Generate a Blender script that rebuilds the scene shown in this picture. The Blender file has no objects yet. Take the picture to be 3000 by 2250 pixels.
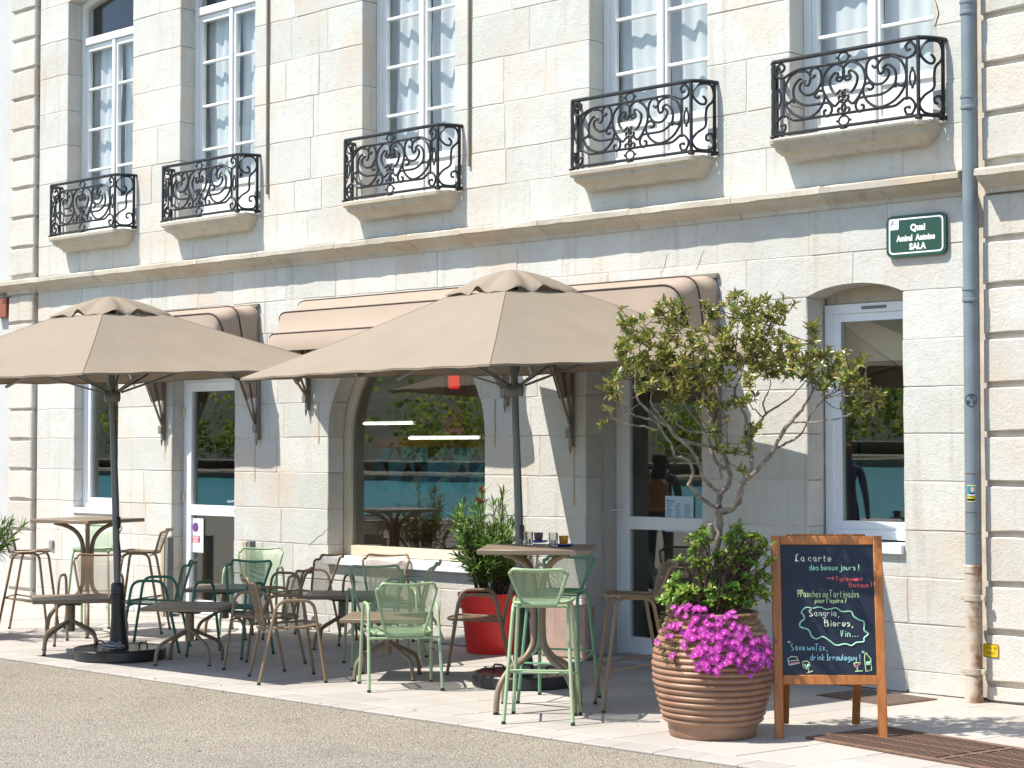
import bpy, math, random
from mathutils import Vector, Matrix, noise
C = bpy.context.scene
R_ = math.radians
# ------------------------------------------------------------------ camera
cam_d = bpy.data.cameras.new('camera'); cam = bpy.data.objects.new('camera', cam_d)
C.collection.objects.link(cam); C.camera = cam
ALPHA, PITCH, FPX = R_(43.502), R_(1.9833), 5400.0
cam.location = (0, -11.77, 1.78)
cam.rotation_euler = (R_(90) + PITCH, 0, ALPHA)
cam_d.sensor_width = 36; cam_d.lens = 36 * FPX / 3000
cam_d.clip_start = 0.1; cam_d.clip_end = 2000
# ------------------------------------------------------------------ light
SUN = Vector((.33, .55, -1.0)).normalized()          # the way sunlight travels
world = bpy.data.worlds.new('World'); C.world = world; world.use_nodes = True
wn = world.node_tree.nodes; wl = world.node_tree.links
sky = wn.new('ShaderNodeTexSky'); sky.sky_type = 'NISHITA'; sky.sun_disc = False
sky.sun_elevation = math.asin(-SUN.z); sky.sun_rotation = math.atan2(-SUN.x, -SUN.y)
sky.air_density = 1.0; sky.dust_density = 0.6; sky.ozone_density = 1.0
wl.new(sky.outputs[0], wn['Background'].inputs[0]); wn['Background'].inputs[1].default_value = 0.13
sd = bpy.data.lights.new('sun', 'SUN'); sd.energy = 4.3; sd.angle = R_(.5); sd.color = (1, .96, .88)
sun = bpy.data.objects.new('sun', sd); C.collection.objects.link(sun)
sun.rotation_euler = SUN.to_track_quat('-Z', 'Y').to_euler()
C.view_settings.view_transform = 'Standard'; C.view_settings.look = 'None'
C.view_settings.gamma = 1; C.view_settings.use_curve_mapping = False
C.view_settings.exposure = 0.86
C.render.engine = 'CYCLES'
C.cycles.max_bounces = 8; C.cycles.transparent_max_bounces = 16
# ------------------------------------------------------------------ helpers
CF = Vector((-math.sin(ALPHA) * math.cos(PITCH), math.cos(ALPHA) * math.cos(PITCH), math.sin(PITCH)))
CR = Vector((math.cos(ALPHA), math.sin(ALPHA), 0)); CU = CR.cross(CF)
CAM = Vector(cam.location)
def ray(x, y): return CF + CR * ((x - 1500) / FPX) - CU * ((y - 1125) / FPX)
def at_z(x, y, z=0.0):
    d = ray(x, y); return CAM + d * ((z - CAM.z) / d.z)
def at_y(x, y, Y=0.0):
    d = ray(x, y); return CAM + d * ((Y - CAM.y) / d.y)
def at_d(x, y, dep): return CAM + ray(x, y) * dep
def proj(p):
    v = Vector(p) - CAM; z = v.dot(CF)
    return 1500 + FPX * v.dot(CR) / z, 1125 - FPX * v.dot(CU) / z, z

def catmull(P, k=6, closed=False):
    P = [Vector(p) for p in P]; n = len(P); out = []
    rng = range(n) if closed else range(n - 1)
    for i in rng:
        if closed: a, b, c, d = P[i - 1], P[i], P[(i + 1) % n], P[(i + 2) % n]
        else:
            b, c = P[i], P[i + 1]
            a = P[i - 1] if i > 0 else b * 2 - c
            d = P[i + 2] if i + 2 < n else c * 2 - b
        for j in range(k):
            t = j / k
            out.append(.5 * ((2 * b) + (c - a) * t + (2 * a - 5 * b + 4 * c - d) * t * t + (3 * b - a - 3 * c + d) * t ** 3))
    if not closed: out.append(P[-1].copy())
    return out

def fillet(P, r, k=5):
    """round the inner corners of a polyline"""
    P = [Vector(p) for p in P]; out = [P[0]]
    for i in range(1, len(P) - 1):
        a, b, c = P[i - 1], P[i], P[i + 1]
        u = (a - b); w = (c - b); rr = r[i - 1] if isinstance(r, (list, tuple)) else r
        rr = min(rr, u.length * .48, w.length * .48)
        p0 = b + u.normalized() * rr; p1 = b + w.normalized() * rr
        for j in range(k + 1):
            t = j / k; out.append(p0 * (1 - t) ** 2 + b * 2 * t * (1 - t) + p1 * t * t)
    out.append(P[-1]); return out

class MB:
    def __init__(s): s.v = []; s.f = []
    def add(s, vs, fs):
        o = len(s.v); s.v += [tuple(v) for v in vs]; s.f += [tuple(i + o for i in f) for f in fs]; return s
    def box(s, x0, x1, y0, y1, z0, z1, c=0.0, M=None):
        if c <= 0:
            vs = [Vector((x, y, z)) for z in (z0, z1) for y in (y0, y1) for x in (x0, x1)]
            fs = [(0, 2, 3, 1), (4, 5, 7, 6), (0, 1, 5, 4), (2, 6, 7, 3), (0, 4, 6, 2), (1, 3, 7, 5)]
        else:
            c = min(c, (x1 - x0) * .45, (y1 - y0) * .45, (z1 - z0) * .45)
            vs = []; idx = {}
            for sx in (0, 1):
                for sy in (0, 1):
                    for sz in (0, 1):
                        X = (x0, x1)[sx]; Y = (y0, y1)[sy]; Z = (z0, z1)[sz]
                        ix = X + (c if not sx else -c); iy = Y + (c if not sy else -c); iz = Z + (c if not sz else -c)
                        for ax, p in enumerate(((X, iy, iz), (ix, Y, iz), (ix, iy, Z))):
                            idx[(sx, sy, sz, ax)] = len(vs); vs.append(Vector(p))
            fs = []; g = lambda a, b, c_, d: idx[(a, b, c_, d)]
            for t in (0, 1):
                fs.append([g(t, 0, 0, 0), g(t, 1, 0, 0), g(t, 1, 1, 0), g(t, 0, 1, 0)])
                fs.append([g(0, t, 0, 1), g(1, t, 0, 1), g(1, t, 1, 1), g(0, t, 1, 1)])
                fs.append([g(0, 0, t, 2), g(1, 0, t, 2), g(1, 1, t, 2), g(0, 1, t, 2)])
            for p in (0, 1):
                for q in (0, 1):
                    fs.append([g(p, q, 0, 0), g(p, q, 1, 0), g(p, q, 1, 1), g(p, q, 0, 1)])
                    fs.append([g(p, 0, q, 0), g(p, 1, q, 0), g(p, 1, q, 2), g(p, 0, q, 2)])
                    fs.append([g(0, p, q, 1), g(1, p, q, 1), g(1, p, q, 2), g(0, p, q, 2)])
                    for r in (0, 1): fs.append([g(p, q, r, 0), g(p, q, r, 1), g(p, q, r, 2)])
            cen = Vector(((x0 + x1) / 2, (y0 + y1) / 2, (z0 + z1) / 2)); ff = []
            for f in fs:
                n = (vs[f[1]] - vs[f[0]]).cross(vs[f[2]] - vs[f[0]])
                fc = sum((vs[i] for i in f), Vector()) / len(f)
                ff.append(tuple(f) if n.dot(fc - cen) > 0 else tuple(reversed(f)))
            fs = ff
        if M is not None: vs = [M @ v for v in vs]
        return s.add(vs, fs)
    def tube(s, P, r, n=8, closed=False, flat=1.0):
        P = [Vector(p) for p in P]; m = len(P); rs = r if isinstance(r, (list, tuple)) else [r] * m
        T = []
        for i in range(m):
            a = P[i - 1] if (i > 0 or closed) else P[i]; b = P[(i + 1) % m] if (i < m - 1 or closed) else P[i]
            t = (b - a); T.append(t.normalized() if t.length > 1e-9 else Vector((0, 0, 1)))
        N = T[0].orthogonal().normalized(); vs = []
        for i in range(m):
            N = (N - T[i] * N.dot(T[i]))
            N = N.normalized() if N.length > 1e-6 else T[i].orthogonal().normalized()
            B = T[i].cross(N)
            for j in range(n):
                an = 2 * math.pi * j / n
                vs.append(P[i] + (N * math.cos(an) + B * math.sin(an) * flat) * rs[i])
        fs = []
        for i in range(m if closed else m - 1):
            for j in range(n):
                a = i * n + j; b = i * n + (j + 1) % n; c = ((i + 1) % m) * n + (j + 1) % n; d = ((i + 1) % m) * n + j
                fs.append((a, b, c, d))
        if not closed:
            fs.append(tuple(reversed(range(n)))); fs.append(tuple((m - 1) * n + j for j in range(n)))
        return s.add(vs, fs)
    def lathe(s, prof, n=32, cx=0, cy=0, cap=True):
        vs = []; m = len(prof)
        for r, z in prof:
            for j in range(n):
                a = 2 * math.pi * j / n; vs.append((cx + r * math.cos(a), cy + r * math.sin(a), z))
        fs = [(i * n + j, i * n + (j + 1) % n, (i + 1) * n + (j + 1) % n, (i + 1) * n + j) for i in range(m - 1) for j in range(n)]
        if cap:
            fs.append(tuple(reversed(range(n)))); fs.append(tuple((m - 1) * n + j for j in range(n)))
        return s.add(vs, fs)
    def prism(s, poly, y0, y1):
        """poly in (x,z), counter-clockwise seen from -y"""
        n = len(poly)
        vs = [(p[0], y0, p[1]) for p in poly] + [(p[0], y1, p[1]) for p in poly]
        fs = [tuple(range(n)), tuple(reversed(range(n, 2 * n)))] + [(i, i + n, (i + 1) % n + n, (i + 1) % n) for i in range(n)]
        return s.add(vs, fs)
    def grid(s, fn, nu, nv, two=False):
        vs = [fn(i / nu, j / nv) for j in range(nv + 1) for i in range(nu + 1)]
        fs = [(j * (nu + 1) + i, j * (nu + 1) + i + 1, (j + 1) * (nu + 1) + i + 1, (j + 1) * (nu + 1) + i) for j in range(nv) for i in range(nu)]
        return s.add(vs, fs)
    def slab(s, fn, nu, nv, off):
        """a sheet with thickness: fn gives the outer face, off the shift of the inner face"""
        off = Vector(off); w = nu + 1; N = (nu + 1) * (nv + 1)
        a = [Vector(fn(i / nu, j / nv)) for j in range(nv + 1) for i in range(nu + 1)]
        vs = a + [p + off for p in a]; fs = []
        for j in range(nv):
            for i in range(nu):
                q = (j * w + i, j * w + i + 1, (j + 1) * w + i + 1, (j + 1) * w + i)
                fs.append(q); fs.append(tuple(N + k for k in reversed(q)))
        ring = [i for i in range(nu)] + [j * w + nu for j in range(nv)] + [nv * w + i for i in range(nu, 0, -1)] + [j * w for j in range(nv, 0, -1)]
        for k in range(len(ring)):
            p, q = ring[k], ring[(k + 1) % len(ring)]
            fs.append((q, p, N + p, N + q))
        return s.add(vs, fs)

def setp(o, label=None, cat=None, group=None, kind=None):
    if label: o['label'] = label
    if cat: o['category'] = cat
    if group: o['group'] = group
    if kind: o['kind'] = kind
    return o
def link(o, parent=None):
    C.collection.objects.link(o)
    if parent is not None: o.parent = parent
    return o
def obj(name, mb, mat, parent=None, loc=(0, 0, 0), smooth=40, rot=None):
    me = bpy.data.meshes.new(name); me.from_pydata(mb.v, [], mb.f); me.update()
    if mat: me.materials.append(mat)
    if smooth:
        me.polygons.foreach_set('use_smooth', [True] * len(me.polygons)); me.set_sharp_from_angle(angle=R_(smooth))
    o = bpy.data.objects.new(name, me); link(o, parent); o.location = loc
    if rot: o.rotation_euler = rot
    return o
def inst(src, name=None, parent=None, loc=None, rot=None):
    o = src.copy(); link(o, parent if parent else src.parent)
    if loc is not None: o.location = loc
    if rot is not None: o.rotation_euler = rot
    return o
def thing(name, label, cat, loc=(0, 0, 0), rz=0.0, group=None, parent=None):
    o = bpy.data.objects.new(name, None); link(o, parent); o.location = loc; o.rotation_euler = (0, 0, rz)
    o.empty_display_size = .1
    return setp(o, label, cat, group)
KIDS = lambda o: [c for c in C.collection.objects if c.parent == o]
def copy_tree(root, loc, rz, label, group=None, mat_map=None, cache={}):
    if root.name not in cache:
        cache[root.name] = [(k, KIDS(k)) for k in KIDS(root)]
    r = root.copy(); link(r); r.location = loc; r.rotation_euler = (0, 0, rz); r['label'] = label
    if group: r['group'] = group
    for k, sub in cache[root.name]:
        c = k.copy(); link(c, r); recolour(c, mat_map)
        for s in sub:
            d = s.copy(); link(d, c); recolour(d, mat_map)
    return r
def recolour(o, mm):
    if not mm or not o.material_slots: return
    m = o.material_slots[0].material
    if m and m.name in mm:
        o.material_slots[0].link = 'OBJECT'; o.material_slots[0].material = mm[m.name]

# ------------------------------------------------------------------ materials
def newmat(name):
    m = bpy.data.materials.new(name); m.use_nodes = True
    return m, m.node_tree.nodes, m.node_tree.links, m.node_tree.nodes['Principled BSDF']
def nd(N, t, **kw):
    n = N.new(t)
    for k, v in kw.items(): setattr(n, k, v)
    return n
def noise_tex(N, L, vec, scale, detail=4, rough=.55):
    n = N.new('ShaderNodeTexNoise'); n.inputs['Scale'].default_value = scale
    n.inputs['Detail'].default_value = detail; n.inputs['Roughness'].default_value = rough
    if vec is not None: L.new(vec, n.inputs['Vector'])
    return n
def ramp(N, L, fac, stops):
    r = N.new('ShaderNodeValToRGB'); e = r.color_ramp.elements
    while len(e) < len(stops): e.new(.5)
    for k, (p, c) in enumerate(stops):
        e[k].position = p; e[k].color = c if len(c) == 4 else (*c, 1)
    L.new(fac, r.inputs[0]); return r
def mixc(N, L, fac, a, b, mode='MIX'):
    n = N.new('ShaderNodeMix'); n.data_type = 'RGBA'; n.blend_type = mode
    for s, v in ((n.inputs[0], fac), (n.inputs[6], a), (n.inputs[7], b)):
        if hasattr(v, 'links'): L.new(v, s)
        elif isinstance(v, (int, float)): s.default_value = v
        else: s.default_value = (*v, 1) if len(v) == 3 else v
    return n.outputs[2]
def bump(N, L, bsdf, h, strength, dist):
    b = N.new('ShaderNodeBump'); b.inputs['Strength'].default_value = strength; b.inputs['Distance'].default_value = dist
    L.new(h, b.inputs['Height']); L.new(b.outputs[0], bsdf.inputs['Normal']); return b
def simple(name, col, rough=.5, var=.12, scale=8, bmp=0.0, bscale=60, metal=0.0, obj_var=0.0, spec=.5):
    m, N, L, B = newmat(name)
    tc = N.new('ShaderNodeTexCoord'); n = noise_tex(N, L, tc.outputs['Object'], scale)
    d = tuple(c * (1 - var) for c in col); b = tuple(min(1, c * (1 + var)) for c in col)
    c = ramp(N, L, n.outputs[0], [(.3, d), (.7, b)]).outputs[0]
    if obj_var:
        oi = N.new('ShaderNodeObjectInfo'); mr = N.new('ShaderNodeMapRange')
        mr.inputs[3].default_value = 1 - obj_var; mr.inputs[4].default_value = 1 + obj_var
        L.new(oi.outputs['Random'], mr.inputs[0])
        hs = N.new('ShaderNodeHueSaturation'); L.new(mr.outputs[0], hs.inputs['Value']); L.new(c, hs.inputs['Color']); c = hs.outputs[0]
    L.new(c, B.inputs['Base Color']); B.inputs['Roughness'].default_value = rough; B.inputs['Metallic'].default_value = metal
    B.inputs['Specular IOR Level'].default_value = spec
    if bmp:
        n2 = noise_tex(N, L, tc.outputs['Object'], bscale, 3); bump(N, L, B, n2.outputs[0], .6, bmp)
    return m
def stone_mat(name, a, b, stain, grime, rel=.009, obj_var=.085):
    """weathered limestone: patchy, stained, pitted"""
    m, N, L, B = newmat(name); g = N.new('ShaderNodeNewGeometry'); P = g.outputs['Position']
    oi = N.new('ShaderNodeObjectInfo')
    ad = N.new('ShaderNodeVectorMath'); ad.operation = 'MULTIPLY_ADD'; L.new(oi.outputs['Random'], ad.inputs[0])
    ad.inputs[1].default_value = (37, 17, 29); L.new(P, ad.inputs[2]); Q = ad.outputs[0]
    n1 = noise_tex(N, L, P, 1.1, 5, .6); n2 = noise_tex(N, L, Q, 3.2, 5, .62); n3 = noise_tex(N, L, Q, 16, 6, .7)
    c = ramp(N, L, n2.outputs[0], [(.32, a), (.68, b)]).outputs[0]
    s = ramp(N, L, n1.outputs[0], [(.50, (0, 0, 0)), (.72, (1, 1, 1))]).outputs[0]
    c = mixc(N, L, s, c, stain)
    sp = ramp(N, L, n3.outputs[0], [(.55, (0, 0, 0)), (.80, (.7, .7, .7))]).outputs[0]
    c = mixc(N, L, sp, c, grime)
    v = N.new('ShaderNodeTexVoronoi'); v.inputs['Scale'].default_value = 42; v.inputs['Randomness'].default_value = 1
    sc = N.new('ShaderNodeMapping'); sc.inputs['Scale'].default_value = (1, 1, 1.9); L.new(Q, sc.inputs[0]); L.new(sc.outputs[0], v.inputs['Vector'])
    gate = noise_tex(N, L, Q, 5, 2); gr = ramp(N, L, gate.outputs[0], [(.52, (0, 0, 0)), (.66, (1, 1, 1))]).outputs[0]
    pit = ramp(N, L, v.outputs['Distance'], [(.07, (1, 1, 1)), (.20, (0, 0, 0))]).outputs[0]
    pg = mixc(N, L, 1.0, pit, gr, 'MULTIPLY')
    dk = N.new('ShaderNodeMath'); dk.operation = 'MULTIPLY'; dk.inputs[1].default_value = .8; L.new(pg, dk.inputs[0])
    c = mixc(N, L, dk.outputs[0], c, tuple(x * .45 for x in grime))
    sm = N.new('ShaderNodeMapping'); sm.inputs['Scale'].default_value = (5, 5, .30); L.new(P, sm.inputs[0]); sn = noise_tex(N, L, sm.outputs[0], 1.6, 5, .65)
    sr = ramp(N, L, sn.outputs[0], [(.56, (0, 0, 0)), (.74, (.5, .5, .5))]).outputs[0]
    c = mixc(N, L, sr, c, tuple(x * .8 for x in grime))
    hs = N.new('ShaderNodeHueSaturation'); mr = N.new('ShaderNodeMapRange'); mr.inputs[3].default_value = 1 - obj_var; mr.inputs[4].default_value = 1 + obj_var * .6
    L.new(oi.outputs['Random'], mr.inputs[0]); L.new(mr.outputs[0], hs.inputs['Value']); L.new(c, hs.inputs['Color'])
    L.new(hs.outputs[0], B.inputs['Base Color']); B.inputs['Roughness'].default_value = .9; B.inputs['Specular IOR Level'].default_value = .2
    h = N.new('ShaderNodeMath'); h.operation = 'MULTIPLY_ADD'; h.inputs[1].default_value = -.8; L.new(pg, h.inputs[0])
    fine = noise_tex(N, L, Q, 55, 4, .7); h2 = N.new('ShaderNodeMath'); h2.operation = 'ADD'
    L.new(n3.outputs[0], h2.inputs[0]); L.new(fine.outputs[0], h2.inputs[1]); L.new(h2.outputs[0], h.inputs[2])
    bump(N, L, B, h.outputs[0], .55, rel)
    return m
M = {}
M['stone'] = stone_mat('limestone', (.535, .52, .468), (.575, .57, .53), (.575, .485, .395), (.42, .36, .285))
M['pier'] = stone_mat('rusticated_limestone', (.535, .50, .435), (.575, .555, .51), (.585, .485, .385), (.42, .35, .27), .010)
M['sillstone'] = stone_mat('moulded_limestone', (.47, .42, .34), (.53, .49, .42), (.48, .38, .27), (.25, .22, .17), .004)
M['pink'] = stone_mat('pink_granite', (.36, .25, .20), (.42, .31, .25), (.30, .20, .17), (.2, .15, .12), .006)
M['mortar'] = simple('lime_mortar', (.55, .485, .405), .95, .2, 6, .004, 90)
M['plaster'] = simple('white_plaster', (.49, .485, .465), .9, .05, 3, .003, 40)
M['slab'] = None
M['iron'] = simple('black_iron', (.013, .014, .016), .45, .35, 14, .002, 70)
M['white'] = simple('white_paint', (.78, .78, .76), .35, .03, 3)
M['pvc'] = simple('white_pvc', (.76, .78, .80), .28, .02, 3)
M['pipe'] = simple('grey_zinc', (.17, .205, .225), .42, .14, 5, .001, 30)
M['black'] = simple('black_plastic', (.015, .016, .018), .32, .2, 5)
M['grey'] = simple('grey_aluminium', (.16, .155, .15), .38, .06, 4, metal=.35)
M['bracket'] = simple('bronze_aluminium', (.22, .185, .15), .42, .08, 6, metal=.2)
M['taupe'] = simple('taupe_enamel', (.205, .150, .098), .45, .07, 6)
M['tan'] = simple('tan_enamel', (.225, .150, .085), .42, .07, 6)
M['pale_green'] = simple('pale_green_enamel', (.30, .41, .235), .42, .06, 6)
M['dark_green'] = simple('dark_green_enamel', (.035, .165, .112), .38, .08, 6)
M['red'] = simple('red_plastic', (.74, .032, .024), .42, .06, 3)
M['rust'] = simple('rusty_iron', (.15, .085, .055), .8, .35, 14, .004, 60)
M['earth'] = simple('dark_soil', (.05, .036, .025), .95, .4, 30, .01, 50)
M['chrome'] = simple('steel', (.55, .55, .55), .22, .04, 4, metal=1)
M['beige'] = simple('beige_plastic', (.58, .50, .38), .5, .05, 4)
M['wood'] = None
def glass_mat(name, tint, refl):
    m, N, L, B = newmat(name); N.remove(B)
    t = N.new('ShaderNodeBsdfTransparent'); t.inputs[0].default_value = (*tint, 1)
    g = N.new('ShaderNodeBsdfGlossy'); g.inputs['Roughness'].default_value = .004
    tc = N.new('ShaderNodeTexCoord'); n = noise_tex(N, L, tc.outputs['Object'], 2.2, 2)
    b = N.new('ShaderNodeBump'); b.inputs['Strength'].default_value = .012; b.inputs['Distance'].default_value = .01
    L.new(n.outputs[0], b.inputs['Height']); L.new(b.outputs[0], g.inputs['Normal'])
    f = N.new('ShaderNodeLayerWeight'); f.inputs[0].default_value = .5; pw_ = N.new('ShaderNodeMath'); pw_.operation = 'POWER'; pw_.inputs[1].default_value = 4.0; L.new(f.outputs['Facing'], pw_.inputs[0])
    a = N.new('ShaderNodeMath'); a.operation = 'ADD'; a.inputs[1].default_value = refl; a.use_clamp = True; L.new(pw_.outputs[0], a.inputs[0])
    mx = N.new('ShaderNodeMixShader'); L.new(a.outputs[0], mx.inputs[0]); L.new(t.outputs[0], mx.inputs[1]); L.new(g.outputs[0], mx.inputs[2])
    L.new(mx.outputs[0], N['Material Output'].inputs[0]); return m
M['glass'] = glass_mat('window_glass', (.96, .98, .98), .028)
M['shopglass'] = glass_mat('shop_glass', (.90, .94, .92), .13)
def cloth_mat(name, col, trans, var=.05, weave=240):
    m, N, L, B = newmat(name)
    tc = N.new('ShaderNodeTexCoord'); n = noise_tex(N, L, tc.outputs['Object'], 2.2, 4)
    c = ramp(N, L, n.outputs[0], [(.3, tuple(x * (1 - var) for x in col)), (.7, tuple(x * (1 + var) for x in col))]).outputs[0]
    L.new(c, B.inputs['Base Color']); B.inputs['Roughness'].default_value = .85; B.inputs['Specular IOR Level'].default_value = .15
    w = noise_tex(N, L, tc.outputs['Object'], weave, 2); w2 = noise_tex(N, L, tc.outputs['Object'], 7, 3)
    ad = N.new('ShaderNodeMath'); ad.operation = 'MULTIPLY_ADD'; ad.inputs[1].default_value = .15; L.new(w.outputs[0], ad.inputs[0]); L.new(w2.outputs[0], ad.inputs[2])
    bump(N, L, B, ad.outputs[0], .35, .006)
    t = N.new('ShaderNodeBsdfTranslucent'); L.new(c, t.inputs[0])
    mx = N.new('ShaderNodeMixShader'); mx.inputs[0].default_value = trans
    L.new(B.outputs[0], mx.inputs[1]); L.new(t.outputs[0], mx.inputs[2]); L.new(mx.outputs[0], N['Material Output'].inputs[0]); return m
M['canopy'] = cloth_mat('taupe_parasol_cloth', (.285, .232, .175), .08)
M['awning'] = cloth_mat('taupe_awning_cloth', (.38, .298, .232), .08)
M['sheer'] = cloth_mat('sheer_white_cloth', (.90, .90, .90), .35, .02)
def leaf_mat(name, a, b, c2, gloss=.4, trans=.25):
    m, N, L, B = newmat(name)
    g = N.new('ShaderNodeNewGeometry')
    c = ramp(N, L, g.outputs['Random Per Island'], [(0, a), (.55, b), (.93, c2)]).outputs[0]
    L.new(c, B.inputs['Base Color']); B.inputs['Roughness'].default_value = gloss
    t = N.new('ShaderNodeBsdfTranslucent'); L.new(c, t.inputs[0])
    mx = N.new('ShaderNodeMixShader'); mx.inputs[0].default_value = trans
    L.new(B.outputs[0], mx.inputs[1]); L.new(t.outputs[0], mx.inputs[2]); L.new(mx.outputs[0], N['Material Output'].inputs[0]); return m
M['leaf'] = leaf_mat('olive_leaf', (.085, .125, .018), (.215, .24, .042), (.42, .33, .09), .28)
M['leaf2'] = leaf_mat('fresh_leaf', (.07, .18, .018), (.18, .33, .04), (.38, .40, .08), .32, .4)
M['leaf3'] = leaf_mat('oleander_leaf', (.045, .11, .014), (.11, .21, .03), (.25, .33, .08), .34)
M['succulent'] = leaf_mat('succulent_leaf', (.05, .07, .02), (.10, .11, .04), (.19, .16, .07))
M['petal'] = leaf_mat('magenta_petal', (.58, .035, .42), (.70, .07, .55), (.78, .16, .64), .6, .3)
M['bud'] = simple('red_bud', (.22, .03, .035), .6)
M['bark'] = simple('mottled_bark', (.20, .165, .125), .9, .55, 22, .006, 45)
M['twig'] = simple('brown_twig', (.09, .055, .035), .85, .3, 30)
def terracotta():
    m, N, L, B = newmat('brown_terracotta'); tc = N.new('ShaderNodeTexCoord')
    n = noise_tex(N, L, tc.outputs['Object'], 4, 6, .65); n2 = noise_tex(N, L, tc.outputs['Object'], 26, 4, .7)
    c = ramp(N, L, n.outputs[0], [(.28, (.18, .085, .05)), (.5, (.28, .15, .09)), (.75, (.37, .225, .14))]).outputs[0]
    sp = ramp(N, L, n2.outputs[0], [(.62, (0, 0, 0)), (.75, (.5, .5, .5))]).outputs[0]
    c = mixc(N, L, sp, c, (.30, .19, .13)); L.new(c, B.inputs['Base Color']); B.inputs['Roughness'].default_value = .48
    bump(N, L, B, n2.outputs[0], .4, .004); return m
M['jar'] = terracotta()
def wood_mat(name, a, b):
    m, N, L, B = newmat(name); tc = N.new('ShaderNodeTexCoord'); mp = N.new('ShaderNodeMapping'); mp.inputs['Scale'].default_value = (14, 14, 1.2)
    L.new(tc.outputs['Object'], mp.inputs[0]); n = noise_tex(N, L, mp.outputs[0], 3, 6, .6)
    c = ramp(N, L, n.outputs[0], [(.3, a), (.7, b)]).outputs[0]; L.new(c, B.inputs['Base Color']); B.inputs['Roughness'].default_value = .4
    bump(N, L, B, n.outputs[0], .25, .002); return m
M['wood'] = wood_mat('varnished_wood', (.33, .105, .02), (.50, .185, .045))
M['oldwood'] = wood_mat('red_brown_wood', (.22, .05, .02), (.30, .09, .03))
def slate():
    m, N, L, B = newmat('blackboard'); tc = N.new('ShaderNodeTexCoord'); n = noise_tex(N, L, tc.outputs['Object'], 5, 5, .65)
    c = ramp(N, L, n.outputs[0], [(.3, (.006, .010, .022)), (.75, (.012, .019, .040))]).outputs[0]
    L.new(c, B.inputs['Base Color']); B.inputs['Roughness'].default_value = .5; return m
M['slate'] = slate()
def paving():
    m, N, L, B = newmat('pale_paving_stone'); g = N.new('ShaderNodeNewGeometry'); P = g.outputs['Position']; oi = N.new('ShaderNodeObjectInfo')
    n = noise_tex(N, L, P, 1.3, 6, .65); n2 = noise_tex(N, L, P, 9, 5, .7); n3 = noise_tex(N, L, P, 120, 2)
    c = ramp(N, L, n.outputs[0], [(.3, (.36, .325, .285)), (.7, (.43, .395, .355))]).outputs[0]
    st = ramp(N, L, n2.outputs[0], [(.58, (0, 0, 0)), (.8, (.5, .5, .5))]).outputs[0]
    c = mixc(N, L, st, c, (.40, .33, .27))
    hs = N.new('ShaderNodeHueSaturation'); mr = N.new('ShaderNodeMapRange'); mr.inputs[3].default_value = .90; mr.inputs[4].default_value = 1.06
    L.new(oi.outputs['Random'], mr.inputs[0]); L.new(mr.outputs[0], hs.inputs['Value']); L.new(c, hs.inputs['Color'])
    L.new(hs.outputs[0], B.inputs['Base Color']); B.inputs['Roughness'].default_value = .75; bump(N, L, B, n3.outputs[0], .3, .002); return m
M['slab'] = paving()
def asphalt():
    m, N, L, B = newmat('pale_aggregate_asphalt'); g = N.new('ShaderNodeNewGeometry'); P = g.outputs['Position']
    v = N.new('ShaderNodeTexVoronoi'); v.inputs['Scale'].default_value = 100; L.new(P, v.inputs['Vector'])
    v2 = N.new('ShaderNodeTexVoronoi'); v2.inputs['Scale'].default_value = 48; L.new(P, v2.inputs['Vector'])
    sp = N.new('ShaderNodeSeparateColor'); L.new(v.outputs['Color'], sp.inputs[0])
    c = ramp(N, L, sp.outputs[0], [(0, (.12, .108, .09)), (.18, (.34, .305, .245)), (.55, (.455, .41, .335)), (.85, (.54, .49, .40)), (.97, (.42, .30, .24))]).outputs[0]
    ed = ramp(N, L, v.outputs['Distance'], [(.30, (0, 0, 0)), (.62, (1, 1, 1))]).outputs[0]
    c = mixc(N, L, ed, c, (.17, .145, .115))
    n = noise_tex(N, L, P, .8, 5, .6); l = ramp(N, L, n.outputs[0], [(.3, (.88, .87, .85)), (.7, (1.06, 1.05, 1.02))]).outputs[0]
    c = mixc(N, L, 1.0, c, l, 'MULTIPLY')
    n5 = noise_tex(N, L, P, 2.6, 6, .7); l5 = ramp(N, L, n5.outputs[0], [(.30, (.80, .79, .78)), (.46, (1, 1, 1)), (.62, (1, 1, 1)), (.75, (1.08, 1.07, 1.05))]).outputs[0]; c = mixc(N, L, 1.0, c, l5, 'MULTIPLY')
    n6 = N.new('ShaderNodeTexVoronoi'); n6.inputs['Scale'].default_value = 1.7; L.new(P, n6.inputs['Vector']); l6 = ramp(N, L, n6.outputs['Distance'], [(.018, (.25, .24, .22)), (.032, (1, 1, 1))]).outputs[0]; c = mixc(N, L, 1.0, c, l6, 'MULTIPLY')
    L.new(c, B.inputs['Base Color']); B.inputs['Roughness'].default_value = .9
    h = N.new('ShaderNodeMath'); h.operation = 'ADD'; L.new(v.outputs['Distance'], h.inputs[0]); L.new(v2.outputs['Distance'], h.inputs[1])
    b = bump(N, L, B, h.outputs[0], .8, .007); b.invert = True; return m
M['asphalt'] = asphalt()
def water_mat():
    m, N, L, B = newmat('teal_river_water'); g = N.new('ShaderNodeNewGeometry'); mp = N.new('ShaderNodeMapping'); mp.inputs['Scale'].default_value = (.5, 1.3, 1)
    L.new(g.outputs['Position'], mp.inputs[0]); n = noise_tex(N, L, mp.outputs[0], 1.1, 5, .6)
    B.inputs['Base Color'].default_value = (.012, .20, .23, 1); B.inputs['Specular IOR Level'].default_value = .12; B.inputs['Roughness'].default_value = .4; bump(N, L, B, n.outputs[0], .8, .35); return m
M['water'] = water_mat()
def flat(name, col, rough=.6): return simple(name, col, rough, .03, 4)
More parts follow.
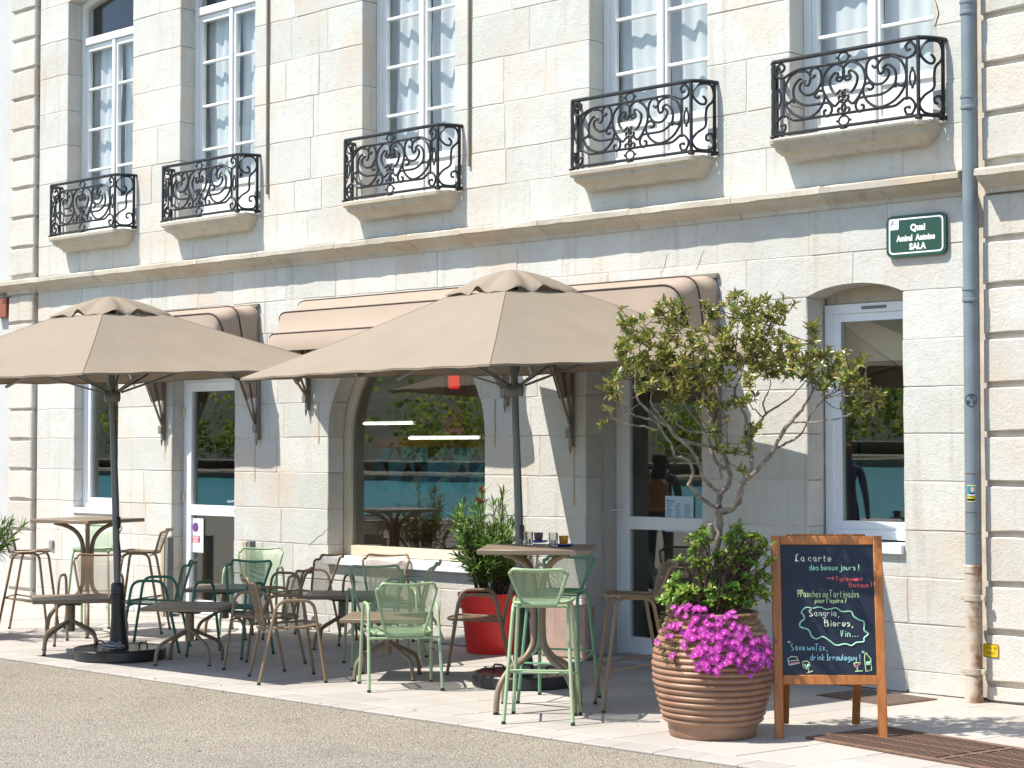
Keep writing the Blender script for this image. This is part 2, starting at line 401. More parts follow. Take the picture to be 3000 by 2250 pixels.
def emit(name, col, s):
    m, N, L, B = newmat(name); B.inputs['Emission Color'].default_value = (*col, 1); B.inputs['Emission Strength'].default_value = s
    B.inputs['Base Color'].default_value = (*col, 1); return m
# ================================================================== SETTING: ground, road, water
def sheet(name, x0, x1, y0, y1, z, mat, kind='structure'):
    mb = MB(); mb.add([(x0, y0, z), (x1, y0, z), (x1, y1, z), (x0, y1, z)], [(0, 1, 2, 3)])
    return setp(obj(name, mb, mat, smooth=0), kind=kind)
sheet('ground', -700, 700, -19.6, 600, -.06, flat('packed_earth', (.2, .18, .15), .95))
sheet('road', -60, 40, -19.2, -3.34, -.014, M['asphalt'])
sheet('water', -900, 900, -900, -20.2, -1.5, M['water'])
q = MB(); q.box(-60, 40, -20.2, -19.2, -2.2, .02, .03)
setp(obj('quay', q, M['slab'], smooth=0), kind='structure')
bk = MB(); bk.box(-900, 900, -260, -112, -2.5, -.95); setp(obj('riverbank', bk, flat('pale_masonry', (.20, .17, .12), .9), smooth=0), kind='structure')
# the far bank is only mirrored in the glass: a wooded slope seen as one mass
rnd = random.Random(5); mb = MB()
hl = MB(); hl.grid(lambda u, v: (-900 + 1800 * u, -135 - 110 * v, .3 + (6 + 9 * noise.noise(Vector((u * 31, v * 2, 0))) + 10) * math.sin(v * 1.57)), 120, 6)
setp(obj('hill', hl, simple('wooded_hill', (.045, .055, .03), .95, .5, .15)), kind='structure')
for i in range(150):
    x = -330 + i * 2.9 + rnd.uniform(-2, 2); y = -112.6 - rnd.uniform(0, 12); h = rnd.choice([3.5, 5, 6, 8, 11]) * rnd.uniform(.8, 1.2); w = h * .42
    for k in range(260):
        d = Vector((rnd.gauss(0, 1), rnd.gauss(0, 1), rnd.gauss(0, 1))).normalized() * rnd.uniform(.35, 1)
        p = Vector((x + d.x * w, y + d.y * w, .5 + h * .46 + d.z * h * .5)); s = rnd.uniform(.16, .42) * (h / 6) ** .5
        a = Vector((rnd.uniform(-1, 1), rnd.uniform(-1, 1), rnd.uniform(-1, 1))).normalized() * s; b = a.orthogonal().normalized() * s * .8
        mb.add([p - a, p + b, p + a, p - b], [(0, 1, 2, 3)])
setp(obj('far_wood', mb, leaf_mat('far_foliage', (.05, .12, .02), (.20, .31, .03), (.38, .40, .06), .7, .5), smooth=0), kind='stuff')

# ================================================================== BUILDING
XC, XL, XR = -12.7, -18.80, -6.62
BLD = thing('stone_building', 'pale limestone quayside building with french windows above and shop openings below', 'building', (XC, 0, 0))
def bpart(name, mb, mat, parent=None, smooth=0): return obj(name, mb, mat, parent or BLD, (-XC, 0, 0), smooth)
def bgroup(name):
    return thing(name, None, None, (-XC, 0, 0), 0, None, BLD)      # a part that carries sub-parts; local = world coordinates
def bsub(name, mb, mat, par, smooth=30): return obj(name, mb, mat, par, (0, 0, 0), smooth)

class Op:
    def __init__(s, x0, x1, z0, z1, kind='rect', rise=0.0):
        s.x0, s.x1, s.z0, s.zs, s.kind, s.rise = x0, x1, z0, z1, kind, rise
        s.c = (x0 + x1) / 2; s.h = (x1 - x0) / 2
        if kind == 'seg': s.R = (s.h ** 2 + rise ** 2) / (2 * rise); s.z1 = z1 + rise
        elif kind == 'arch': s.R = s.h; s.z1 = z1 + s.h
        else: s.z1 = z1
    def half(s, z):
        if z < s.z0 or z > s.z1: return 0.0
        if z <= s.zs or s.kind == 'rect': return s.h
        if s.kind == 'arch': return math.sqrt(max(0, s.R ** 2 - (z - s.zs) ** 2))
        return math.sqrt(max(0, s.R ** 2 - (z - (s.z1 - s.R)) ** 2))
    def edge(s, za, zb, side):
        zs = {za, zb}; e = 1e-4
        for t in (s.z0, s.zs, s.z1):
            if za < t < zb: zs |= {t - e, t + e}
        if s.kind != 'rect' and zb > s.zs and za < s.z1:
            a, b = max(za, s.zs), min(zb, s.z1)
            n = 12 if s.kind == 'seg' else max(3, int((b - a) / .05))
            for k in range(n + 1):
                t = k / n; zs.add(a + (b - a) * (1 - (1 - t) ** 2.4) - (1e-5 if k == n else 0))
        return [(s.c + side * s.half(z), z) for z in sorted(zs)]
    def outline(s, d=0.0, n=28):
        """closed outline inset by d, counter-clockwise seen from the street"""
        x0, x1, z0 = s.x0 + d, s.x1 - d, s.z0 + d
        P = [(x0, z0), (x1, z0)]
        if s.kind == 'rect': return P + [(x1, s.z1 - d), (x0, s.z1 - d)]
        cz = s.zs if s.kind == 'arch' else s.z1 - s.R; R = s.R - d
        a1 = math.acos(min(1, (s.h - d) / R))
        return P + [(s.c + R * math.cos(a1 + (math.pi - 2 * a1) * k / n), cz + R * math.sin(a1 + (math.pi - 2 * a1) * k / n)) for k in range(n + 1)]

SILLZ = [4.165, 4.15, 4.10, 4.10, 4.13]
UPX = [(-18.215, -16.935), (-16.06, -14.80), (-13.15, -11.895), (-10.262, -9.006), (-8.201, -6.946)]
UP = [Op(a, b, z, 6.91, 'seg', .10) for (a, b), z in zip(UPX, SILLZ)]
LW = Op(-18.03, -17.17, 1.10, 2.90, 'seg', .08); LD = Op(-16.17, -15.10, .02, 2.56)
AW = Op(-13.635, -11.51, .735, 1.87, 'arch'); RD = Op(-10.31, -9.077, .02, 2.62); RW = Op(-8.058, -7.217, 1.02, 2.93, 'seg', .085)
LOW = [LW, LD, AW, RD, RW]
ROWS_LOW = [0.0, .16, .50, .835, 1.18, 1.535, 1.885, 2.225, 2.57, 2.93, 3.25, 3.60]
ROWS_UP = [3.77, 4.12, 4.43, 4.845, 5.26, 5.66, 6.08, 6.49, 6.91, 7.32, 7.75]
rs = random.Random(11); G_ = .0055
mort = MB(); NST = [0]
def shift(poly, t):
    c = Vector((sum(p[0] for p in poly) / len(poly), sum(p[1] for p in poly) / len(poly)))
    out = []
    for p in poly:
        v = Vector(p) - c; out.append(tuple(c + v * max(0.0, 1 - t / max(v.length, .02))))
    return out
def stone(poly, y_front, y_back, mat, bev=.007, jit=.0035):
    P = []
    n = len(poly)
    for i in range(n):
        a, b = Vector(poly[i]), Vector(poly[(i + 1) % n]); L = (b - a).length
        k = max(1, min(5, int(L / .16)))
        for j in range(k):
            p = a + (b - a) * (j / k)
            if L > .05: p = p + Vector((rs.uniform(-jit, jit), rs.uniform(-jit, jit)))
            P.append((p.x, p.y))
    Q = shift(P, bev); m = len(P); yo = rs.uniform(-.0025, .0025); yf = y_front + yo
    vs = [(x, y_back, z) for x, z in P] + [(x, yf + bev * .8, z) for x, z in P] + [(x, yf + rs.uniform(-.001, .001), z) for x, z in Q]
    fs = []
    for i in range(m):
        j = (i + 1) % m; fs += [(i, i + 0 * m, j, j)] if False else [(m + i, i, j, m + j)[::1], (2 * m + i, m + i, m + j, 2 * m + j)]
    fs.append(tuple(range(2 * m, 3 * m)))
    mb = MB(); mb.add(vs, fs); NST[0] += 1
    return bpart('stone', mb, mat, smooth=0)
def courses(rows, ops, x0, x1, wmean, mat, y_front=0.0, y_back=.20, gap=G_):
    for r in range(len(rows) - 1):
        za, zb = rows[r], rows[r + 1]; g = gap / 2
        act = sorted([o for o in ops if o.z0 < zb - .01 and o.z1 > za + .01], key=lambda o: o.x0)
        lefts = [[(x0, za), (x0, zb)]] + [o.edge(za, zb, 1) for o in act]
        rights = [o.edge(za, zb, -1) for o in act] + [[(x1, za), (x1, zb)]]
        cens = [None] + [o.c for o in act] + [None]
        for k, (Lb, Rb) in enumerate(zip(lefts, rights)):
            cl, cr = cens[k], cens[k + 1]
            lo = max(p[0] for p in Lb); hi = min(p[0] for p in Rb)
            if hi - lo < .02: continue
            # mortar behind the joints
            mp = [(p[0] + (.012 if cl is not None and p[0] > cl + .01 else 0), p[1]) for p in Lb]
            mq = [(p[0] - (.012 if cr is not None and p[0] < cr - .01 else 0), p[1]) for p in Rb]
            mort.prism([(x, z) for x, z in mq][::-1][::-1] and (mp[:1] + mq + mp[:0:-1]), y_front + .0042 + .0003 * (r % 2), y_back + .1)
            n = max(1, round((hi - lo) / (wmean * rs.uniform(.8, 1.25))))
            cuts = sorted(lo + (hi - lo) * (i + rs.uniform(-.22, .22)) / n for i in range(1, n))
            xs = [None] + cuts + [None]
            for i in range(len(xs) - 1):
                if xs[i] is None: A = [(p[0] + (g if (cl is None or abs(p[0] - cl) < 1e-6) else 0), p[1]) for p in Lb]
                else: A = [(xs[i] + g, za), (xs[i] + g + rs.uniform(-.004, .004), zb)]
                if xs[i + 1] is None: B_ = [(p[0] - (g if (cr is None or abs(p[0] - cr) < 1e-6) else 0), p[1]) for p in Rb]
                else: B_ = [(xs[i + 1] - g, za), (xs[i + 1] - g, zb)]
                cl_z = lambda p: (p[0], min(max(p[1], za + g), zb - g))
                poly = [cl_z(p) for p in A[:1]] + [cl_z(p) for p in B_] + [cl_z(p) for p in A[:0:-1]]
                clean = [poly[0]]
                for p in poly[1:]:
                    if (Vector(p) - Vector(clean[-1])).length > 2e-4: clean.append(p)
                if (Vector(clean[0]) - Vector(clean[-1])).length < 2e-4: clean.pop()
                if len(clean) >= 3: stone(clean, y_front, y_back, mat)
courses(ROWS_LOW, LOW, XL, XR, .66, M['stone'])
courses(ROWS_UP, UP, XL, XR, .62, M['stone'])
bpart('wall', mort, M['mortar'])
# rusticated piers at both ends: proud blocks with deep level joints
def pier(x0, x1, rows, wmean, y=-.055, gap=.04):
    if rows is PR: back = MB(); back.box(x0 + .012, x1 - .012, y + .032, .3, 0, 7.75); bpart('pier_core', back, M['mortar'])
    for r in range(len(rows) - 1):
        za, zb = rows[r] + gap / 2, rows[r + 1] - gap / 2
        n = max(1, round((x1 - x0) / wmean)); sh = rs.uniform(-.1, .1)
        cuts = [x0] + [x0 + (x1 - x0) * (i + rs.uniform(-.2, .2)) / n for i in range(1, n)] + [x1]
        for i in range(n):
            a, b = cuts[i] + (.004 if i else 0), cuts[i + 1] - (.004 if i < n - 1 else 0)
            stone([(a, za), (b, za), (b, zb), (a, zb)], y, y + .10, M['pier'], .014, .005)
PR = [0.0, .13, .49, .826, 1.173, 1.528, 1.876, 2.225, 2.567, 2.922, 3.25, 3.585]
PU = [3.80, 4.14, 4.49, 4.84, 5.19, 5.54, 5.90, 6.25, 6.60, 6.95, 7.30, 7.75]
for rows in (PR, PU):
    pier(-6.53, -4.6, rows, .62)
    pier(-19.36, -18.835, rows, .5, -.05, .035)
rc = MB(); rc.box(-6.622, -6.528, .03, .3, 0, 7.75); bpart('chase', rc, M['mortar'])
# string course, in blocks
def cornice(x0, x1, y0, z0, L=.95, end_l=False):
    prof = [(y0, z0), (y0 - .035, z0), (y0 - .04, z0 + .03), (y0 - .06, z0 + .045), (y0 - .10, z0 + .065), (y0 - .145, z0 + .09), (y0 - .155, z0 + .105), (y0 - .18, z0 + .108),
            (y0 - .182, z0 + .150), (y0 - .165, z0 + .162), (y0, z0 + .185)]
    n = max(1, round((x1 - x0) / L)); cuts = [x0] + [x0 + (x1 - x0) * (i + rs.uniform(-.2, .2)) / n for i in range(1, n)] + [x1]
    for i in range(n):
        a, b = cuts[i] + .002, cuts[i + 1] - .002; k = max(2, int((b - a) / .12)); mb = MB(); vs = []
        for j in range(k + 1):
            x = a + (b - a) * j / k
            for q_, (y, z) in enumerate(prof):
                w = .004 if q_ in (7, 8, 9) else .0018
                sk = (y0 - y) if (end_l and i == 0 and j == 0) else 0
                vs.append((x - sk * .8, y + rs.uniform(-w, w) * (1 if 0 < q_ < 10 else 0), z + rs.uniform(-w, w) * (q_ > 1)))
        m = len(prof); fs = [(j * m + p, (j + 1) * m + p, (j + 1) * m + p + 1, j * m + p + 1) for j in range(k) for p in range(m - 1)]
        fs += [tuple(range(m)), tuple(reversed(range(k * m, k * m + m)))]
        mb.add(vs, fs); bpart('cornice_block', mb, M['sillstone'], smooth=35)
cornice(-19.42, -6.66, 0.02, 3.585, end_l=True)
cornice(-6.50, -4.6, -.045, 3.575)
cb = MB(); cb.box(-19.4, -18.8, -.045, .02, 3.59, 3.76); bpart('cornice_block', cb, M['sillstone'])
bc = MB()
bc.box(XL, XR, .012, .3, 3.588, 3.79); bpart('cornice_backing', bc, M['mortar'])
for a, b in ((RD.x0 - .15, RD.x0 - .001), (RD.x1 + .001, RD.x1 + .15)):
    mb = MB(); mb.box(a, b, .25, .52, 0, 2.8); bpart('jamb', mb, M['stone'])
mb = MB(); mb.box(RD.x0 - .15, RD.x1 + .15, .25, .52, 2.621, 2.9); bpart('lintel', mb, M['stone'])
# pinkish base block beside the right-hand door
pb = MB(); pb.box(-10.74, -10.20, -.115, .001, 0, .455, .02); bpart('base_block', pb, M['pink'], smooth=30)

# rooms behind the openings (so the glass has something to look into)
dk = flat('brown_plaster', (.34, .26, .165), .9); dk2 = flat('shaded_room_wall', (.25, .25, .26), .9); fl = flat('dark_floor', (.06, .045, .035), .6)
rm = MB()
rm.box(-19.3, -4.7, 3.6, 3.75, 0, 3.36); rm.box(-19.3, -19.2, .31, 3.6, 0, 3.36); rm.box(-4.8, -4.7, .31, 3.6, 0, 3.36); rm.box(-19.3, -4.7, .31, 3.75, 3.36, 3.50)
bpart('shop_wall', rm, dk)
rf = MB(); rf.box(-19.3, -4.7, .0, 3.75, -.05, .018); bpart('shop_floor', rf, fl)
ru = MB()
ru.box(-19.3, -4.7, 3.4, 3.55, 3.8, 7.6); ru.box(-19.3, -4.7, .31, 3.6, 3.7, 3.82); ru.box(-19.4, -4.6, -.02, 3.7, 7.76, 7.9)
for x in (-19.3, -16.4, -13.98, -11.1, -8.62, -5.6): ru.box(x, x + .1, .31, 3.4, 3.82, 7.76)
bpart('upper_room_wall', ru, dk2)

# ------------------------------------------------------------------ joinery
def ring_part(name, outer, inner, y0, y1, mat, par):
    """frame between two outlines with the same point count"""
    n = len(outer); mb = MB()
    vs = [(x, y0, z) for x, z in outer] + [(x, y0, z) for x, z in inner] + [(x, y1, z) for x, z in outer] + [(x, y1, z) for x, z in inner]
    fs = []
    for i in range(n):
        j = (i + 1) % n
        fs += [(i, j, n + j, n + i), (2 * n + j, 2 * n + i, 3 * n + i, 3 * n + j), (n + i, n + j, 3 * n + j, 3 * n + i), (j, i, 2 * n + i, 2 * n + j)]
    mb.add(vs, fs); return bsub(name, mb, mat, par, 30)
def pane(par, poly, y, mat, name='pane'):
    mb = MB(); mb.prism(poly, y, y + .008); return bsub(name, mb, mat, par, 0)
rect = lambda a, b, c, d: [(a, c), (b, c), (b, d), (a, d)]
def bar(par, name, a, b, c, d, y0, y1, mat, ch=.005):
    mb = MB(); mb.box(a, b, y0, y1, c, d, ch); return bsub(name, mb, mat, par, 30)

def french_window(i, o):
    w = bgroup('window'); w['label'] = None if False else 'french window'
    del w['label']
    y0 = .185
    ring_part('frame', o.outline(0.002), o.outline(.062), y0, y0 + .11, M['white'], w)
    a, b, c = o.x0 + .062, o.x1 - .062, o.c; zb = o.z0 + .06
    tz = 6.42
    bar(w, 'transom', a, b, tz, tz + .085, y0 - .012, y0 + .09, M['white'])
    for s in (-1, 1):                                   # two leaves
        x0, x1 = (a, c - .002) if s < 0 else (c + .002, b)
        hx0, hx1 = x0 + .055, x1 - .055
        mb = MB(); yl = y0 + .018
        mb.box(x0, hx0, yl, yl + .055, zb, tz - .002, .005); mb.box(hx1, x1, yl, yl + .055, zb, tz - .002, .005)
        mb.box(hx0, hx1, yl + .001, yl + .054, zb, zb + .09, .004); mb.box(hx0, hx1, yl + .001, yl + .054, zb + .33, zb + .39, .004)
        mb.box(hx0, hx1, yl + .001, yl + .054, tz - .072, tz - .003, .004)
        bsub('leaf_frame', mb, M['white'], w)
        bar(w, 'panel', hx0 - .004, hx1 + .004, zb + .086, zb + .334, yl + .02, yl + .034, M['white'], .003)
        zl = [zb + .39, 4.968, 5.437, 5.908, tz - .072]
        for k in range(4):
            pane(w, rect(hx0 - .003, hx1 + .003, zl[k] + (.0 if k == 0 else .013), zl[k + 1] - (.0 if k == 3 else .013)), yl + .026, M['glass'])
            if k: bar(w, 'glazing_bar', hx0, hx1, zl[k] - .0145, zl[k] + .0145, yl + .004, yl + .05, M['white'], .006)
    bar(w, 'mullion', c - .028, c + .028, zb, tz, y0 - .004, y0 + .02, M['white'], .008)
    top = [p for p in o.outline(.058) if p[1] > tz + .2]
    x0, x1 = top[-1][0], top[0][0]
    pane(w, [(x0, tz + .08), (x1, tz + .08)] + top, y0 + .045, M['glass'])
    return w
for i, o in enumerate(UP): french_window(i, o)

ORD = ['leftmost', 'second from left', 'middle', 'second from right', 'rightmost']
def curtain(o, s, i):
    r = random.Random(i * 7 + s); x0, x1 = (o.x0 - .05, o.c - .05) if s < 0 else (o.c + .0, o.x1 - .01)
    ph = r.uniform(0, 6); nf = r.uniform(3.2, 4.6)
    def fn(u, v):
        x = x0 + (x1 - x0) * (u + .02 * math.sin(9 * v + ph))
        y = .335 + .013 * math.sin(2 * math.pi * nf * (u + .035 * math.sin(3.1 * v + ph)) + ph) + .006 * math.sin(23 * u + ph * 2)
        return (x, y, o.z0 + .05 + v * (6.45 - o.z0 - .05))
    mb = MB(); mb.grid(fn, 44, 10)
    ob = obj('curtain', mb, M['sheer'], None, (0, 0, 0), 60)
    side = 'left' if s < 0 else 'right'
    setp(ob, f'white sheer curtain behind the {side} leaf of the {ORD[i]} upstairs window', 'curtain', 'sheer curtains behind the upstairs windows')
for i, o in enumerate(UP):
    for s in (-1, 1): curtain(o, s, i)

# balcony slabs under the french windows
def sill_plan(c, hw, p, y0=.0, k=6):
    pts = [(c - hw - .035, y0)]
    for j in range(k + 1):
        t = j / k * math.pi / 2; pts.append((c - hw + .07 * (1 - math.sin(t)) - .02, y0 - p + .10 * (1 - math.sin(t)) * 1.0 + 0)) if False else pts.append((c - hw + .09 * (1 - math.cos(t)) - .03, y0 - p + .09 * (1 - math.sin(t))))
    pts += [(2 * c - x, y) for x, y in reversed(pts)]
    return pts
def balcony_sill(o, z):
    zt = z + .012; prof = [(1.0, 0, .0), (1.0, .012, -.014), (.99, .012, -.042), (.965, .0, -.058), (.95, 0, -.064), (.94, 0, -.085), (.90, 0, -.10), (.83, 0, -.118), (.76, 0, -.145), (.74, 0, -.165)]
    base = sill_plan(o.c, .655, .232); m = len(base); mb = MB(); vs = []
    for s, e, dz in prof:
        hw = .655 - (1 - s) * .26 + e; pp = .232 * (1 - (1 - s) * 2.2) + e
        for q_, (x, y) in enumerate(sill_plan(o.c, hw, max(pp, .05))):
            vs.append((x + rs.uniform(-.002, .002), y + (rs.uniform(-.002, .002) if y < -.02 else .01), zt + dz + rs.uniform(-.002, .002)))
    fs = [(r * m + j + m, r * m + j + m + 1, r * m + j + 1, r * m + j)[::-1] for r in range(len(prof) - 1) for j in range(m - 1)]
    fs += [tuple(range(m)), tuple(reversed(range((len(prof) - 1) * m, len(prof) * m)))]
    mb.add(vs, fs); b = bpart('balcony_slab', mb, M['sillstone'], smooth=40)
    th = MB(); th.box(o.x0 + .003, o.x1 - .003, -.003, .19, z - .10, z + .008); bpart('threshold', th, M['sillstone'])
    return b
for o, z in zip(UP, SILLZ): balcony_sill(o, z)

# ------------------------------------------------------------------ shop openings
def fixed_window(o, name, d_out, y0, fw, inner=True):
    w = bgroup(name)
    ring_part('frame', o.outline(.004), o.outline(fw), y0, y0 + .08, M['pvc'], w)
    if inner: ring_part('sash', o.outline(fw + .001), o.outline(fw + .062), y0 + .018, y0 + .075, M['pvc'], w)
    pane(w, o.outline(fw + (.058 if inner else -.004)), y0 + .045, M['shopglass'])
    return w
w = fixed_window(Op(LW.x0, LW.x1, 1.10, 2.76), 'window', 0, .12, .055)
w = fixed_window(Op(RW.x0, RW.x1, 1.085, 2.885), 'window', 0, .235, .075)
[setattr(k_, 'rotation_euler', (R_(.45), 0, 0)) for k_ in KIDS(w) if k_.name.startswith('pane')]
vt = MB(); vt.box(-7.72, -7.50, .226, .236, 2.835, 2.858, .004); bsub('vent_grille', vt, M['grey'], w)
for o, za, zb, y0, y1 in ((RW, 1.0, 1.075, -.035, .24), (RW, 2.885, 3.02, .26, .3), (LW, 2.76, 2.99, .14, .3)):
    mb = MB(); mb.box(o.x0 + .003, o.x1 - .003, y0, y1, za, zb, .006); bsub('sill' if y0 < 0 else 'head_panel', mb, M['pvc'] if y0 < 0 else M['sillstone'], w)
mb = MB(); mb.box(LW.x0 + .003, LW.x1 - .003, -.02, .125, 1.045, 1.105, .006); bsub('sill', mb, M['pvc'], w)
mb = MB(); mb.box(LW.x0 - .0, LW.x1 + .0, .0, .2, .98, 1.044); bsub('sill_stone', mb, M['sillstone'], w)
# arched shop window
w = bgroup('window')
ring_part('frame', AW.outline(.006), AW.outline(.10), .20, .27, M['beige'], w)
pane(w, AW.outline(.096), .235, M['shopglass'])
mb = MB(); mb.box(AW.x0 + .004, AW.x1 - .004, -.06, .20, .655, .735, .008); bsub('sill', mb, M['white'], w)
# doors
def door(o, y0, zt, midz, lx0, lx1, handle_side, name='door'):
    w = bgroup(name); oo = Op(o.x0 + .003, o.x1 - .003, .02, zt)
    ring_part('frame', oo.outline(0), oo.outline(.05), y0, y0 + .09, M['pvc'], w)
    li = Op(oo.x0 + .051, oo.x1 - .051, .03, zt - .051)
    mb = MB(); f = .10; yl = y0 - .012
    mb.box(li.x0, li.x0 + f, yl, yl + .065, li.z0, li.z1, .005); mb.box(li.x1 - f, li.x1, yl, yl + .065, li.z0, li.z1, .005)
    mb.box(li.x0 + f, li.x1 - f, yl + .001, yl + .064, li.z0, li.z0 + .14, .004); mb.box(li.x0 + f, li.x1 - f, yl + .001, yl + .064, li.z1 - .10, li.z1, .004)
    mb.box(li.x0 + f, li.x1 - f, yl + .001, yl + .064, midz - .055, midz + .055, .004)
    bsub('leaf_frame', mb, M['pvc'], w)
    pane(w, rect(li.x0 + f - .004, li.x1 - f + .004, li.z0 + .136, midz - .051), yl + .03, M['shopglass'])
    pane(w, rect(li.x0 + f - .004, li.x1 - f + .004, midz + .051, li.z1 - .096), yl + .03, M['shopglass'])
    hx = li.x0 + f / 2 if handle_side < 0 else li.x1 - f / 2
    mb = MB(); mb.box(hx - .02, hx + .02, yl - .012, yl, midz - .06, midz + .17, .006)
    mb.tube(fillet([(hx, yl - .006, midz + .11), (hx, yl - .055, midz + .11), (hx + .11 * handle_side * (-1 if handle_side > 0 else 1), yl - .055, midz + .105)], .02), .011, 8)
    bsub('handle', mb, M['pvc'] if handle_side < 0 else M['chrome'], w)
    for z in (.45, 1.25, 2.15):
        if z < zt - .2:
            hh = li.x1 + .02 if handle_side < 0 else li.x0 - .02
            mb = MB(); mb.box(hh - .022, hh + .022, y0 - .03, y0 + .0, z - .045, z + .045, .008); bsub('hinge', mb, M['beige'], w)
    return w, li, yl
wl_, dl, dly = door(LD, .15, 2.53, 1.12, 0, 0, 1)
wr_, dr, dry = door(RD, .40, 2.60, 1.14, 0, 0, -1)
for o, y in ((LD, .16), (RD, .42)):
    mb = MB(); mb.box(o.x0 + .002, o.x1 - .002, -.02, y, -.02, .021); bpart('doorstep', mb, M['slab'])

# cracks in the masonry and rust runs below the awning brackets
ck = flat('crack_shadow_filler', (.10, .08, .06), .95); sk = flat('rust_run', (.46, .36, .25), .95)
def crack(P, r=.0035):
    pts = [at_y(x, y, -.001) for x, y in P]; out = []
    rq = random.Random(len(P))
    for a, b in zip(pts, pts[1:]):
        for j in range(4): out.append(a.lerp(b, j / 4) + Vector((rq.uniform(-.006, .006), 0, rq.uniform(-.006, .006))))
    out.append(pts[-1]); n = len(out); mb = MB(); mb.tube(out, [r * (.35 + .65 * math.sin(math.pi * (i + .5) / n)) for i in range(n)], 5, flat=1.0); bpart('crack', mb, ck)
crack([(899, 1612), (912, 1590), (930, 1575), (948, 1562), (962, 1545)]); crack([(1050, 1672), (1100, 1684), (1180, 1688), (1240, 1690)], .003); crack([(1290, 1760), (1288, 1820), (1292, 1870)], .004)
crack([(1955, 745), (1940, 800)], .0016); crack([(2060, 735), (2040, 790)], .0016)
crack([(2740, 0), (2750, 30), (2738, 80)], .004); crack([(2950, 60), (2900, 52)], .004); crack([(2775, 500), (2820, 540)], .002)
for x, y0, y1 in ((747, 1270, 1410), (483, 1270, 1350), (934, 1178, 1300), (1450, 1170, 1310), (1682, 1284, 1480)):
    a, b = at_y(x, y0, 0), at_y(x, y1, 0); mb = MB(); mb.box(a.x - .007, a.x + .007, -.0042, .004, b.z, a.z); bpart('rust_streak', mb, sk)
# ================================================================== BALCONY RAILINGS (wrought iron)
def nrm(x, y):            # measured on the nearest balcony: returns panel coordinates (0..1, 0..1)
    return ((x - 75) / 1565, ((1250 - .134 * (x - 75)) - y) / ((1250 - .134 * (x - 75)) - (460 - .163 * (x - 75))))
S_ = {
 'upper_bar': [(850, 450), (1100, 412), (1330, 372), (1440, 385), (1530, 412), (1600, 370), (1612, 300), (1560, 238), (1512, 285), (1530, 330), (1565, 318)],
 'lower_bar': [(845, 1012), (1100, 975), (1370, 940), (1440, 905), (1500, 855), (1560, 855), (1608, 930), (1575, 1020), (1520, 1025), (1502, 965), (1545, 945), (1552, 968)],
 'big': [(1365, 385), (1455, 430), (1515, 560), (1500, 720), (1400, 870), (1240, 945), (1120, 890), (1065, 780), (1085, 700), (1140, 682), (1175, 725), (1140, 755), (1120, 742)],
 'top': [(1165, 490), (1190, 515), (1225, 480), (1215, 425), (1165, 408), (1110, 470), (1102, 590), (1170, 685), (1270, 685), (1335, 610), (1335, 550), (1300, 525), (1280, 550)],
 'tail': [(1285, 560), (1240, 580), (1222, 490), (1270, 418), (1350, 392)],
 'sweep': [(1275, 525), (1330, 480), (1400, 540), (1412, 640), (1380, 720), (1270, 800), (1110, 828), (1020, 850), (985, 930), (1020, 990), (1065, 975), (1072, 925), (1045, 918)],
 'hook': [(1405, 735), (1410, 690), (1430, 700), (1470, 715), (1502, 690)],
 'lyre': [(925, 600), (885, 605), (870, 630), (895, 645), (935, 620), (915, 560), (950, 540), (1005, 600), (995, 690), (940, 775), (885, 745), (842, 795), (855, 850), (895, 858), (910, 825), (890, 805), (872, 815)],
 'heart': [(880, 640), (852, 560), (880, 480), (960, 442), (1060, 510), (1090, 640), (1045, 780), (960, 900), (900, 868), (842, 925), (850, 990), (895, 1005), (920, 965), (900, 940), (880, 952)],
}
S_ = {k: [nrm(*p) for p in v] for k, v in S_.items()}
HW, RH, Z0, YF = .632, .555, .025, -.215
def pan(u, v): return Vector(((u - .5) * 2 * HW, YF, Z0 + v * RH))
